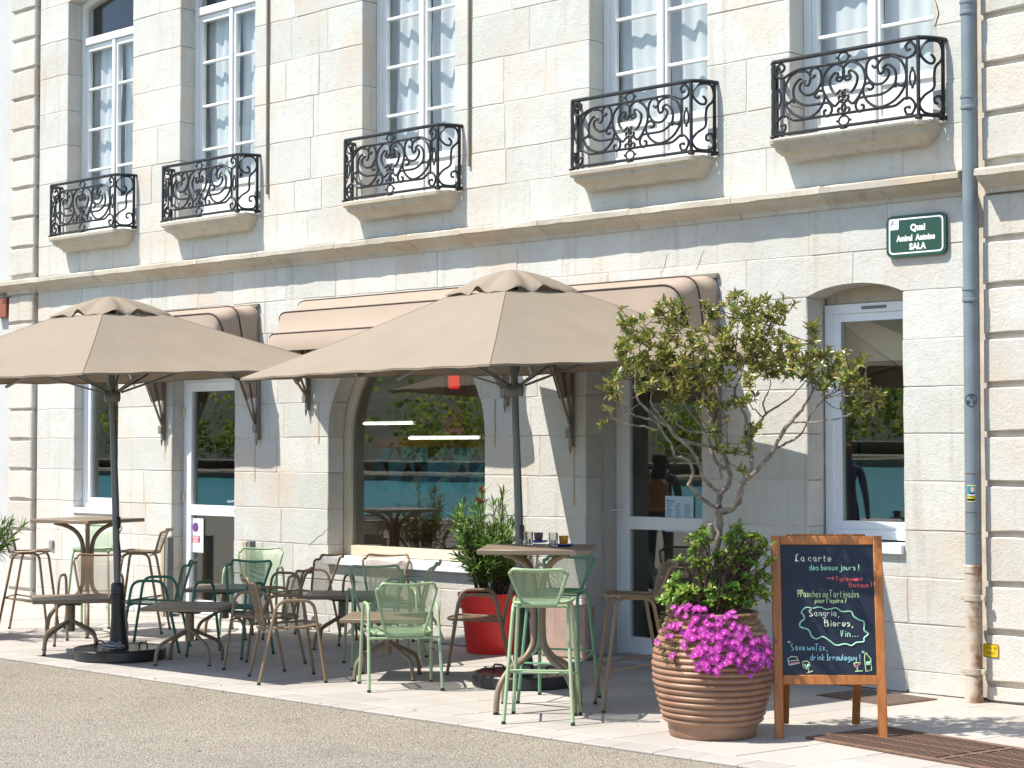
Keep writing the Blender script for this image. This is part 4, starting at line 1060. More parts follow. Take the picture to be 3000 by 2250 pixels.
while x < -4.2:
    L = rp.uniform(.22, .34)
    if inview(x, -3.2): slab_piece([Vector((x + .003, -3.335)), Vector((x + L - .003, -3.335)), Vector((x + L - .003, -3.106)), Vector((x + .003, -3.106))], -.001, 'edge_sett'); nsl += 1
    x += L
print('stones', NST[0], 'slabs', nsl)
# tree grate and manhole
ga = R_(-10); gm = thing('tree_grate', 'rusty iron tree grate full of dry leaves at the lower right corner', 'grate', (-6.485, -2.29, .004), ga)
mb = MB(); mb.box(-.02, 2.2, -.02, .70, -.004, -.001); obj('leaf_bed', mb, simple('dry_leaves', (.13, .085, .055), .95, .6, 40, .01, 90), gm, smooth=0)
mb = MB()
for a, b, c, d in ((-.02, 2.2, -.02, .02), (-.02, 2.2, .66, .70), (-.02, .02, .02, .66), (.98, 1.02, .02, .66)): mb.box(a, b, c, d, 0, .012, .002)
obj('frame', mb, M['rust'], gm, smooth=0)
b0 = None
for k in range(74):
    x = .035 + k * .029
    if .96 < x < 1.04: continue
    if b0 is None:
        mb = MB(); mb.box(-.0065, .0065, .02, .66, 0, .010); b0 = obj('bar', mb, M['rust'], gm, (x, 0, 0), 0)
    else: inst(b0, loc=(x, 0, 0))
for y in (.18, .34, .50):
    mb = MB(); mb.box(.02, 2.18, y - .008, y + .008, -.001, .0095); obj('cross_bar', mb, M['rust'], gm, smooth=0)
mh = thing('manhole_cover', 'brown iron rectangular manhole cover behind the chalkboard', 'manhole', (-7.21, -.40, .004), R_(-9))
mb = MB(); mb.box(-.34, .34, -.26, .26, -.004, .003, .002); obj('frame', mb, M['rust'], mh)
for s in (-1, 1):
    mb = MB(); mb.box(min(s * .004, s * .32), max(s * .004, s * .32), -.24, .24, .0031, .006, .001); obj('plate', mb, simple('brown_iron', (.135, .095, .075), .65, .25, 20), mh)
mb = MB()
for i in range(31):
    for j in range(23):
        x, y = -.31 + i * .0207, -.23 + j * .0207
        if abs(x) < .008: continue
        mb.box(x - .005, x + .005, y - .003, y + .003, .006, .0085)
setp(obj('studs', mb, simple('worn_iron', (.19, .145, .12), .55, .2, 20), mh, smooth=0), kind='stuff')

# ================================================================== CHAIRS, STOOLS, TABLES
def outline_frame(top_w, bot_w, k=1):
    pass
def mesh_strips(S, pitch, w, uext, vext, mat, par, name):
    """two families of crossing flat strands over the surface S(u,v), u in -1..1, v in 0..1"""
    mb = MB(); slope = uext / vext * .62
    for fam in (1, -1):
        du = pitch * 2 / uext; c = -1 - 1 / slope * 0 - 2.2
        while c < 3.2:
            # strand: u = c + fam * v * vext/uext*2*.8
            kx = fam * (vext / uext * 2) * .62
            v0, v1 = 0.0, 1.0
            if kx > 0: v0 = max(v0, (-1 - c) / kx); v1 = min(v1, (1 - c) / kx)
            else: v0 = max(v0, (1 - c) / kx); v1 = min(v1, (-1 - c) / kx)
            if v1 - v0 > .02:
                n = max(1, int((v1 - v0) * 6)); L = []; Rr = []
                for i in range(n + 1):
                    v = v0 + (v1 - v0) * i / n; u = c + kx * v; p = S(u, v)
                    L.append(p); 
                    Rr.append(S(min(1, max(-1, u + w * 2 / uext)), v))
                o = len(mb.v); mb.v += [tuple(p) for p in L] + [tuple(p) for p in Rr]
                mb.f += [(o + i, o + i + 1, o + n + 2 + i, o + n + 1 + i) for i in range(n)]
            c += du
    return obj(name, mb, mat, par, smooth=60)
def seat_surface(fw, rw, yf, yr, z, dip=.014):
    def S(u, v):
        """rounded, slightly dished seat; v runs from back to front"""
        y = yr + (yf - yr) * v; w = (rw + (fw - rw) * math.sin(v * math.pi / 2)) / 2
        e = 1.0
        t = abs(2 * v - 1)
        w *= (1 - max(0, (t - .55) / .45) ** 2.6 * (.42 if v > .5 else .20)) * e
        return Vector((u * w, y - (.035 * u * u if v > .5 else -.012 * u * u) * max(0, (t - .2)), z - dip * (1 - u * u) * math.sin(math.pi * v) + .018 * v * v - .03 * max(0, v - .86) * 3))
    return S
def back_surface(bw, tw, zb, zt, yb, yt, curl):
    def S(u, v):
        w = (bw + (tw - bw) * v ** .9) / 2
        rc = max(0, v - .84) / .16; ru = max(0, abs(u) - .76) / .24
        z = zb + (zt - zb) * (v - .055 * (1 - u * u) * v * v - .125 * (rc * ru) ** 1.35)
        y = yb + (yt - yb) * v ** 1.15 - curl * max(0, v - .82) ** 1.5 * 14 + .0
        y -= .028 * (1 - u * u) * (.3 + .7 * v)
        return Vector((u * w * (1 - .13 * (rc * ru) ** 1.2), y, z))
    return S
def rim(S, r, name, mat, par, closed=True, n=18):
    P = [S(-1 + 2 * i / n, 0) for i in range(n)] + [S(1, i / n) for i in range(n)] + [S(1 - 2 * i / n, 1) for i in range(n)] + [S(-1, 1 - i / n) for i in range(n)]
    mb = MB(); mb.tube(P, r, 6, True); return obj(name, mb, mat, par, smooth=60)
GRP_CH = 'low armchairs of wire mesh on the terrace'; GRP_ST = 'bar stools of wire mesh at the high tables'
def make_chair(mat, label, cat, loc, rz):
    t = thing('armchair', label, cat, loc, rz, GRP_CH)
    for s in (-1, 1):
        P = [(s * .275, .245, 0), (s * .258, .150, .625), (s * .258, -.125, .625), (s * .272, -.265, 0)]
        mb = MB(); mb.tube(fillet(P, .085, 7), .0125, 8); obj('leg_frame', mb, mat, t)
        for y in (.245, -.265):
            mb = MB(); mb.tube([(s * (.275 if y > 0 else .272), y, 0), (s * (.2745 if y > 0 else .2715), y * .99, .018)], .0145, 8); obj('foot_cap', mb, M['black'], t)
    for y, z in ((.195, .40), (-.205, .385)):
        mb = MB(); mb.tube([(-.262, y, z), (.262, y, z)], .009, 6); obj('crossbar', mb, mat, t)
    S = seat_surface(.47, .40, .245, -.205, .415)
    rim(S, .010, 'seat_rim', mat, t); mesh_strips(S, .0125, .0062, .45, .45, mat, t, 'seat_mesh')
    B = back_surface(.275, .475, .405, .805, -.200, -.300, .028)
    rim(B, .0115, 'back_frame', mat, t); mesh_strips(B, .0135, .0042, .44, .42, mat, t, 'back_mesh')
    return t
def make_stool(mat, label, cat, loc, rz):
    t = thing('bar_stool', label, cat, loc, rz, GRP_ST)
    for s in (-1, 1):
        P = [(s * .225, .235, 0), (s * .178, .135, .765), (s * .178, -.11, .765), (s * .225, -.25, 0)]
        mb = MB(); mb.tube(fillet(P, .07, 7), .0125, 8); obj('leg_frame', mb, mat, t)
        for y in (.235, -.25):
            mb = MB(); mb.tube([(s * .225, y, 0), (s * .224, y * .99, .018)], .0145, 8); obj('foot_cap', mb, M['black'], t)
    def leg(s, y, z):
        a = Vector((s * .225, .235 if y > 0 else -.25, 0)); b = Vector((s * .178, .135 if y > 0 else -.11, .765)); return a.lerp(b, z / .765)
    for z, pts in ((.30, None),):
        q = [leg(-1, 1, .28), leg(1, 1, .28), leg(1, -1, .34), leg(-1, -1, .34)]
        for i in range(4):
            mb = MB(); mb.tube([q[i], q[(i + 1) % 4]], .0075, 6); obj('footrest', mb, mat, t)
    for y, z in ((.13, .752), (-.13, .748)):
        mb = MB(); mb.tube([(-.18, y, z), (.18, y, z)], .008, 6); obj('crossbar', mb, mat, t)
    S = seat_surface(.40, .33, .20, -.165, .772, .008)
    rim(S, .010, 'seat_rim', mat, t); mesh_strips(S, .0125, .0062, .38, .37, mat, t, 'seat_mesh')
    B = back_surface(.215, .405, .765, 1.005, -.165, -.245, .022)
    rim(B, .0115, 'back_frame', mat, t); mesh_strips(B, .0135, .0042, .36, .26, mat, t, 'back_mesh')
    return t
TAN, PG, DG = M['tan'], M['pale_green'], M['dark_green']
def hz(dx, dy): return math.atan2(-dx, dy)            # turn so that local +y points along (dx,dy)
CH = [  # x, y, heading, colour, label
 (-14.36, -2.20, (.70, -.71), 'tan', 'tan mesh armchair facing the street behind the leftmost low table'),
 (-13.52, -2.10, (-.72, -.69), 'dark_green', 'dark green mesh armchair seen from the side beside the black disc of the left parasol'),
 (-14.12, -.52, (.62, -.78), 'pale_green', 'pale green mesh armchair against the wall behind the dark green one, left of the crack'),
 (-12.69, -1.915, (.14, -.4), 'dark_green', 'dark green mesh armchair facing the street behind the second low table'),
 (-11.835, -2.232, (-.41, -.26), 'tan', 'brown mesh armchair in the shade just behind the sunlit tan one'),
 (-13.36, -.56, (-.95, -.30), 'tan', 'brown mesh armchair against the wall below the left edge of the arched window'),
 (-11.044, -2.63, (.25, .42), 'tan', 'sunlit tan mesh armchair nearest the road, seen from its side'),
 (-12.45, -.44, (.50, -.86), 'tan', 'tan mesh armchair whose back stands before the white sill of the arched window'),
 (-11.20, -1.52, (.37, -.24), 'pale_green', 'green mesh armchair facing the street behind the middle low table'),
 (-11.74, -.82, (-.70, -.60), 'pale_green', 'green mesh armchair turned left below the arched window, left of the red pot'),
 (-10.10, -2.335, (-.34, .23), 'pale_green', 'pale green mesh armchair with its back to the street before the sunlit low table'),
 (-10.38, -1.22, (-.72, -.69), 'tan', 'dark brown mesh armchair in front of the red pot, turned left'),
]
MM = {c: {'tan_enamel': M[c]} for c in ('tan', 'pale_green', 'dark_green')}
ch0 = None
for x, y, h, c, l in CH:
    if ch0 is None: ch0 = make_chair(TAN, l, 'armchair', (x, y, 0), hz(*h))
    else: copy_tree(ch0, (x, y, 0), hz(*h), l, GRP_CH, MM[c] if c != 'tan' else None)
ST = [
 (-15.78, -1.96, (.72, .69), 'tan', 'tan bar stool at the far left, facing the left high table'),
 (-14.95, -1.25, (-.72, -.69), 'tan', 'tan bar stool right of the left high table'),
 (-15.72, -1.25, (.60, -.80), 'pale_green', 'green bar stool behind the left high table, against the wall'),
 (-8.227, -2.809, (-.26, .36), 'pale_green', 'pale green bar stool nearest the street with its back to the road'),
 (-8.743, -2.078, (.19, -.42), 'dark_green2', 'darker green bar stool on the far side of the right high table'),
 (-8.13, -2.00, (-.45, -.50), 'tan', 'tan bar stool right of the high table with the cups, beside the ribbed jar'),
]
M['dark_green2'] = simple('mid_green_enamel', (.12, .27, .155), .42, .06, 6); MM['dark_green2'] = {'tan_enamel': M['dark_green2']}
st0 = None
for x, y, h, c, l in ST:
    if st0 is None: st0 = make_stool(TAN, l, 'bar stool', (x, y, 0), hz(*h))
    else: copy_tree(st0, (x, y, 0), hz(*h), l, GRP_ST, MM[c] if c != 'tan' else None)

def low_table(label, loc, rz, s=.65, zt=.48):
    t = thing('low_table', label, 'table', loc, rz, 'low square tables on the terrace'); h = s / 2
    mb = MB(); mb.box(-h, h, -h, h, zt - .032, zt, .004); obj('tabletop', mb, M['taupe'], t)
    mb = MB(); mb.lathe([(.028, zt - .30), (.037, zt - .295), (.037, zt - .07), (.03, zt - .065)], 14); obj('pedestal', mb, M['taupe'], t)
    mb = MB(); mb.box(-.09, .09, -.035, .035, zt - .07, zt - .033, .004); mb.tube([(-.12, .03, zt - .06), (.10, .03, zt - .05)], .008, 6); obj('tilt_plate', mb, M['black'], t)
    for k in range(4):
        a = R_(45 + 90 * k); d = Vector((math.cos(a), math.sin(a), 0))
        P = [d * .03 + Vector((0, 0, zt - .21)), d * .30 + Vector((0, 0, .155)), d * .318 + Vector((0, 0, .012))]
        mb = MB(); mb.tube(fillet(P, .09, 6), .0155, 8); obj('leg', mb, M['taupe'], t)
        mb = MB(); mb.lathe([(.018, 0), (.018, .012), (.008, .014), (.008, .03)], 8); obj('foot', mb, M['black'], t, d * .319)
    return t
q = [at_z(208, 1749, .48), at_z(660, 1718, .48), at_z(1003, 1738, .48), at_z(1135, 1803, .48)]
lt0 = low_table('low taupe square table at the left, before the tan armchair', (q[0].x, q[0].y, 0), R_(58))
for (x, y), a, l in (((-12.50, -2.48), 38, 'low taupe square table beside the black disc of the left parasol'), ((q[1].x, q[1].y), 43, 'low taupe square table between two green armchairs before the left-hand door'),
                     ((q[2].x, q[2].y), 43, 'low taupe square table in the shade left of the sunlit middle one'), ((q[3].x, q[3].y), 40, 'low taupe square table half in the sun, behind the pale green armchair')):
    copy_tree(lt0, (x, y, 0), R_(a), l)
def high_table(label, loc, rz, s=.76, zt=1.105):
    t = thing('high_table', label, 'table', loc, rz, 'high bar tables on the terrace'); h = s / 2
    mb = MB(); mb.box(-h, h, -h, h, zt - .035, zt, .005); obj('tabletop', mb, M['taupe'], t)
    for k in range(4):
        a = R_(45 + 90 * k); d = Vector((math.cos(a), math.sin(a), 0)); Z = lambda r, z: d * r + Vector((0, 0, z))
        P = [Z(.37, .02), Z(.365, .10), Z(.34, .19), Z(.26, .285), Z(.14, .345), Z(.06, .43), Z(.04, .53), Z(.04, .70), Z(.042, .82), Z(.065, .92), Z(.13, 1.0), Z(.22, 1.045), Z(.31, zt - .036)]
        mb = MB(); mb.tube(catmull(P, 4), .0205, 10); obj('leg', mb, M['taupe'], t)
        mb = MB(); mb.lathe([(.022, 0), (.022, .014), (.009, .016), (.009, .03)], 8); obj('foot', mb, M['black'], t, d * .37)
    return t
hq = at_z(257, 1519, 1.105)
h0_ = high_table('high taupe bar table at the left behind the parasol pole', (hq.x, hq.y, 0), R_(12))
HT = (-8.549, -2.50); copy_tree(h0_, (*HT, 0), R_(38), 'high taupe bar table with two coffee cups and two glasses on it')
# things on the high table
zt = 1.105
def cup(label, loc, col, first=False):
    t = thing('coffee_cup', label, 'cup', loc, 0, 'coffee cups on the high table')
    mb = MB(); mb.lathe([(.022, .0), (.030, .02), (.034, .062), (.031, .062), (.027, .02), (.0, .012)], 20, cap=False); mb.add([(.022 * math.cos(k * math.pi / 10), .022 * math.sin(k * math.pi / 10), 0) for k in range(20)], [tuple(reversed(range(20)))])
    obj('body', mb, col, t)
    mb = MB(); mb.tube(fillet([(-.028, .0, .05), (-.052, 0, .05), (-.048, 0, .02), (-.026, 0, .018)], .012), .0045, 6); obj('ear', mb, col, t, rot=(0, 0, 2.4)); return t
def saucer(label, loc):
    mb = MB(); mb.lathe([(.03, 0), (.06, .006), (.074, .014), (.072, .016), (.055, .010), (.0, .008)], 28, cap=False)
    o = obj('saucer', mb, simple('blue_glaze', (.02, .10, .42), .25, .05, 5), None, loc); return setp(o, label, 'saucer', 'blue saucers on the high table')
def tumbler(label, loc):
    m = M.get('tumbler')
    if not m:
        m, N, L, B = newmat('drinking_glass'); B.inputs['Transmission Weight'].default_value = 1; B.inputs['Roughness'].default_value = .02; B.inputs['IOR'].default_value = 1.45; M['tumbler'] = m
    t = thing('tumbler', label, 'glass', loc, 0, 'drinking glasses on the high table')
    mb = MB(); mb.lathe([(.026, .0), (.030, .002), (.033, .095), (.0305, .095), (.028, .014), (.002, .012)], 22, cap=False); obj('glass_wall', mb, m, t); 
    mb = MB(); mb.lathe([(.002, .015), (.0278, .0151), (.0288, .045), (.002, .0452)], 18); obj('water', mb, m, t); return t
ORG = simple('orange_glaze', (.62, .27, .02), .3, .05, 5); PLM = simple('plum_glaze', (.13, .065, .09), .35, .05, 5)
pts = {k: at_z(1200 + a / 2.37, 1500 + b / 2.37, zt) for k, (a, b) in dict(g1=(826, 232), p=(917, 212), g2=(998, 240), o=(1070, 238)).items()}
def lim(p):
    return Vector((max(HT[0] - .40, min(HT[0] + .40, p.x)), max(HT[1] - .40, min(HT[1] + .40, p.y)), zt))
tumbler('left drinking glass on the high table, left of the plum cup', lim(pts['g1'])); tumbler('right drinking glass on the high table, between the two cups', lim(pts['g2']))
for k, l, c in (('p', 'plum', PLM), ('o', 'orange', ORG)):
    p = lim(pts[k]); saucer(f'blue saucer under the {l} cup', p); cup(f'{l} coffee cup on a blue saucer on the high table', p + Vector((0, 0, .010)), c)

# ================================================================== CHALKBOARD
fl_, fr_ = at_z(2293, 2163), at_z(2578, 2165)
u_ = Vector((fr_.x - fl_.x, fr_.y - fl_.y, 0)); wid = u_.length; rz = math.atan2(u_.y, u_.x)
ctr = (fl_ + fr_) / 2
cb_ = thing('chalkboard', 'wooden A-frame chalkboard menu with coloured handwriting beside the ribbed jar', 'menu board', (ctr.x, ctr.y, 0), rz)
tilt = R_(9); TM = Matrix.Rotation(-tilt, 4, 'X'); BW = wid / 2 + .02; BH = 1.245
def bbox(name, a, b, c, d, y0, y1, mat, ch=.004):
    mb = MB(); mb.box(a, b, y0, y1, c, d, ch); mb.v = [tuple(TM @ Vector(v)) for v in mb.v]; return obj(name, mb, mat, cb_)
for s in (-1, 1): bbox('leg', s * BW - .028, s * BW + .028, 0, BH, -.012, .014, M['wood'])
bbox('top_rail', -BW + .0285, BW - .0285, BH - .056, BH - .001, -.011, .013, M['wood']); bbox('bottom_rail', -BW + .0285, BW - .0285, .325, .385, -.011, .013, M['wood'])
bbox('board', -BW + .028, BW - .028, .383, BH - .054, -.003, .006, M['slate'], 0)
for s in (-1, 1):
    mb = MB(); p0 = TM @ Vector((s * (BW - .09), .03, BH - .03))
    top = Vector((s * (BW - .09), p0.y + .0, p0.z)); bot = Vector((s * (BW - .09), p0.y + .33, 0))
    d = bot - top; L = d.length; an = math.atan2(d.y, -d.z)
    mb.box(-.025, .025, -.011, .011, -L + .01, 0, .003, Matrix.Translation(top) @ Matrix.Rotation(an, 4, 'X')); obj('rear_leg', mb, M['wood'], cb_)
mb = MB(); p0 = TM @ Vector((0, .03, BH - .03)); mb.box(-BW + .07, BW - .07, p0.y - .014, p0.y + .012, BH - .055, BH - .005, .003); obj('rear_rail', mb, M['wood'], cb_)
# handwriting: single-stroke letters on a 0..8 grid (baseline 2, x-height 6, cap 9)
GL = {'a': '46 26 14 23 42 45|46 43 52', 'b': '19 12|14 26 45 43 22 12', 'c': '45 26 14 23 42', 'd': '45 26 14 22 42|49 42', 'e': '14 44 45 26 14 22 43', 'g': '46 26 14 23 43|46 41 20 11', 'h': '19 12|14 26 45 42', 'i': '26 22|28 27',
 'j': '36 31 10 01|38 37', 'k': '19 12|46 14 42', 'l': '19 13 22', 'm': '16 12|14 25 34 32|34 45 54 52', 'n': '16 12|14 26 45 42', 'o': '36 15 13 22 43 45 36', 'p': '16 10|15 36 44 32 13', 'q': '46 26 14 23 43|46 40', 'r': '16 12|14 26 45',
 's': '45 26 15 34 43 22 12', 't': '28 23 32|16 46', 'u': '16 13 22 43 46|46 42', 'v': '16 22 46', 'w': '16 12 34 52 66', 'x': '16 42|46 12', 'y': '16 23 43|46 41 20', 'é': '14 44 45 26 14 22 43|37 48', 'è': '14 44 45 26 14 22 43|47 38',
 'L': '28 39 18 12 03 13 42', 'T': '09 59|29 22', 'B': '19 12|19 48 46 16|16 46 53 42 12', 'P': '19 12|08 39 48 46 15', 'S': '48 29 17 35 53 32 12', 'V': '19 22 49', 'I': '19 39|29 22|12 32', 'R': '16 12|16 35 14 42', 'N': '12 16 42 46', 'A': '12 26 42|24 34', 'E': '46 16 12 42|14 34', 'W': '16 12 34 52 66',
 '!': '29 24|22 23', '?': '18 29 48 35 24|22 23', ',': '22 10', "'": '29 27', '.': '22 23', ' ': ''}
def hand(body, x, z, h, col, slant=.0, name='chalk_line', sp=.70, rise=0.0):
    mb = MB(); cx = x; k = h / 7.0
    for chx in body:
        g = GL.get(chx, ''); w = 0
        for st in g.split('|'):
            P = [(int(q_[0]), int(q_[1])) for q_ in st.split()]
            if not P: continue
            w = max([w] + [p[0] for p in P])
            V = [Vector((cx + (p[0] + slant * (p[1] - 2)) * k * sp, -.0048, z + rise * (cx - x) + (p[1] - 2) * k)) for p in P]
            if len(V) > 2: V = catmull(V, 3)
            if len(V) > 1: mb.tube([TM @ v for v in V], .0025, 4)
        cx += (w + 1.1 if w else 2.2) * k * sp
    return obj(name, mb, col, cb_)
CW, CG, CY, CRd, CB = [flat(n, c, .9) for n, c in (('chalk_cream', (.72, .78, .62)), ('chalk_mint', (.38, .74, .52)), ('chalk_lime', (.55, .70, .34)), ('chalk_red', (.72, .13, .13)), ('chalk_blue', (.30, .62, .70)))]
pw = 2 * (BW - .028); z1, z0_ = BH - .054, .383
def bx(px, py):           # pixels of the enlarged photograph of the board -> board coordinates
    u = (px - (96 + (py - 70) * .018)) / 990.0; v = (py - 78) / 1500.0
    return -BW + .028 + u * pw, z1 - v * (z1 - z0_)
def hw(body, px, py, hpx, col, wpx=None, **kw):
    x, z = bx(px, py); h = hpx / 1500 * (z1 - z0_)
    o = hand(body, x, z, h, col, **kw)
    if wpx:
        xs = [v.co.x for v in o.data.vertices]; s = (wpx / 990 * pw) / (max(xs) - min(xs)); x0 = min(xs)
        for v in o.data.vertices: v.co.x = x0 + (v.co.x - x0) * s
    return o
hw('La carte', 258, 275, 82, CW, 390); hw('des beaux jours !', 405, 375, 66, CG, 530)
hw('Typiquement', 690, 498, 50, CRd, 285); hw('Basque !', 825, 570, 55, CRd, 245)
hw('PPanches ou Tartinades', 280, 688, 82, CY, 655); hw("pour l'apéro ?", 462, 752, 56, CY, 340)
hw('Sangria,', 400, 905, 74, CW, 320); hw('Bieres,', 560, 1020, 76, CW, 305); hw('Vin...', 730, 1140, 76, CG, 185)
hw('Save WATER,', 205, 1295, 72, CB, 390); hw('drink Irrouleguy !', 412, 1408, 70, CB, 525)
def doodle(pts, col, r=.0032, closed=False, name='chalk_drawing', sm=True):
    P = [TM @ Vector((bx(*p)[0], -.0048, bx(*p)[1])) for p in pts]
    if sm: P = catmull(P, 3, closed)
    mb = MB(); mb.tube(P, r, 4, closed); return obj(name, mb, col, cb_)
doodle([(320, 860), (370, 805), (440, 815), (520, 800), (590, 828), (690, 808), (750, 852), (850, 850), (875, 905), (930, 945), (985, 970), (985, 1065), (1030, 1105), (985, 1150), (980, 1195), (900, 1205), (850, 1240), (780, 1220), (690, 1238), (610, 1180), (545, 1140), (480, 1165), (430, 1135), (395, 1060), (310, 1030), (310, 975), (350, 940), (345, 895)], CG, .0042, True)
doodle([(590, 468), (670, 470)], CRd, .0042, sm=False); doodle([(648, 452), (674, 470), (650, 486)], CRd, .0036, sm=False)
doodle([(175, 1195), (190, 1212)], CW, sm=False); doodle([(190, 1190), (204, 1206)], CW, sm=False); doodle([(955, 1318), (972, 1298)], CB, sm=False); doodle([(968, 1325), (985, 1303)], CB, sm=False)
doodle([(190, 1465), (176, 1395), (215, 1365), (270, 1370), (298, 1440), (190, 1465)], CW, .003, sm=False); doodle([(182, 1420), (290, 1405)], CW, .0025, sm=False); doodle([(200, 1448), (280, 1430)], flat('chalk_pink', (.5, .2, .28), .9), .006, sm=False)
doodle([(330, 1432), (345, 1490), (385, 1505), (410, 1465), (385, 1420), (340, 1425)], CY, .003, True); doodle([(352, 1450), (375, 1490), (395, 1455)], CG, .007); doodle([(390, 1505), (400, 1545)], CY, .004, sm=False); doodle([(375, 1555), (440, 1530)], CY, .004, sm=False)
doodle([(870, 1440), (885, 1478), (925, 1478), (942, 1432), (870, 1440)], CY, .003, sm=False); doodle([(885, 1455), (905, 1470), (928, 1448)], flat('chalk_plum', (.42, .10, .22), .9), .007); doodle([(906, 1480), (912, 1525)], CY, .004, sm=False); doodle([(885, 1532), (965, 1525)], CY, .004, sm=False)
doodle([(990, 1330), (985, 1390), (1000, 1530), (1060, 1520), (1050, 1385), (1015, 1345), (1010, 1325), (990, 1330)], CY, .0032, sm=False); doodle([(1003, 1450), (1045, 1445), (1046, 1425), (1003, 1432)], CG, .008, sm=False)
doodle([(900, 1330), (930, 1320)], CB, .001, sm=False) if False else None
# ================================================================== POTS AND PLANTS
JX, JY = -7.02, -2.56
jar = thing('ribbed_jar', 'big brown ribbed earthenware jar planted with a small tree and magenta flowers', 'jar', (JX, JY, 0))
def jr(z):
    t = z / .745
    return .275 + (.372 - .275) * math.sin(min(1, t / .60) * math.pi / 2) ** 1.15 if t < .60 else .372 - (.372 - .272) * ((t - .60) / .40) ** 1.8
prof = [(.0, 0.0), (.262, .0), (.272, .012), (.276, .06), (.278, .075)]
NR = 17; za, zb = .085, .735
for k in range(NR):
    z0 = za + (zb - za) * k / NR; dz = (zb - za) / NR
    for j in range(8):
        t = j / 8; prof.append((jr(z0 + dz * t) - .008 + .0175 * abs(math.sin(math.pi * t)) ** .8 * (1.0 + .12 * math.sin(k * 2.3)), z0 + dz * t))
prof += [(.274, .738), (.285, .745), (.291, .757), (.283, .768), (.262, .766), (.250, .74), (.246, .70), (.0, .70)]
n = 64; mb = MB(); vs = []
for q_, (r, z) in enumerate(prof):
    for j in range(n):
        a = 2 * math.pi * j / n; w = noise.noise(Vector((math.cos(a) * 1.4, math.sin(a) * 1.4, z * 7))) * .004
        vs.append(((r + (w if r > .05 else 0)) * math.cos(a), (r + (w if r > .05 else 0)) * math.sin(a), z + w * .7 * (z > .03)))
mb.add(vs, [(i * n + j, i * n + (j + 1) % n, (i + 1) * n + (j + 1) % n, (i + 1) * n + j) for i in range(len(prof) - 1) for j in range(n)])
obj('body', mb, M['jar'], jar, smooth=55)
mb = MB(); mb.lathe([(.0, .69), (.248, .70)], 24, cap=False); obj('soil', mb, M['earth'], jar)

def leaf(mb, p, d, nrm_, L, W, fold=.25, curl=.15):
    """lance-shaped leaf of six faces: base p, direction d, upper side nrm_"""
    d = d.normalized(); s = d.cross(nrm_)
    if s.length < 1e-5: s = d.orthogonal()
    s.normalize(); up = s.cross(d)
    A = p; Bm = p + d * L * .32; Cm = p + d * L * .66 - up * L * curl * .35; T = p + d * L - up * L * curl
    f = up * W * fold
    vs = [A, Bm + s * W * .46 + f, Cm + s * W * .42 + f * .8, T, Cm - s * W * .42 + f * .8, Bm - s * W * .46 + f, Bm, Cm]
    mb.add(vs, [(0, 1, 6), (1, 2, 7, 6), (2, 3, 7), (0, 6, 5), (6, 7, 4, 5), (7, 3, 4)])
def rosette(mb, p, ax, r, nl, L, W, spread=(.5, 1.25), **kw):
    ax = ax.normalized(); o = ax.orthogonal().normalized(); b = ax.cross(o); a0 = r.uniform(0, 6.28)
    for i in range(nl):
        a = a0 + i * 2.4 + r.uniform(-.25, .25); tl = r.uniform(*spread)
        d = ax * math.cos(tl) + (o * math.cos(a) + b * math.sin(a)) * math.sin(tl)
        l = L * r.uniform(.7, 1.15)
        leaf(mb, p + ax * r.uniform(-.02, .012) * (L / .055), d, ax, l, W * r.uniform(.8, 1.15) * l / L, **kw)

# --- the small tree: limbs traced in depth, then twigs to every leaf cluster
TD = 11.50
def T(x, y, dd=0.0):            # pixel of the enlarged crown picture, distance offset
    return at_d(1700 + x / 2.328, 800 + y / 2.328, TD + dd)
tree = thing('potted_tree', 'small open-crowned tree with bare twisting branches growing from the ribbed jar', 'tree', (JX, JY, .70))
TL = Vector((JX, JY, .70))
def tsub(name, mb, mat, smooth=50): return obj(name, mb, mat, tree, -TL, smooth)
base = Vector((JX - .005, JY, .66))
trunk = [base, base + Vector((-.004, 0, .13)), at_d(2093, 1680, TD - .02), at_d(2098, 1610, TD), at_d(2108, 1545, TD), at_d(2105, 1497, TD)]
mb = MB(); tp = catmull(trunk, 6)
rt = random.Random(9)
mb.tube([p + Vector((rt.uniform(-.003, .003), rt.uniform(-.003, .003), 0)) for p in tp], [.030 - .006 * i / len(tp) + .004 * math.sin(i * 1.3) for i in range(len(tp))], 10)
mb.tube([at_d(2090, 1575, TD), at_d(2082, 1545, TD - .01), at_d(2081, 1535, TD - .015)], [.022, .018, .014], 8)
tsub('trunk', mb, M['bark'])
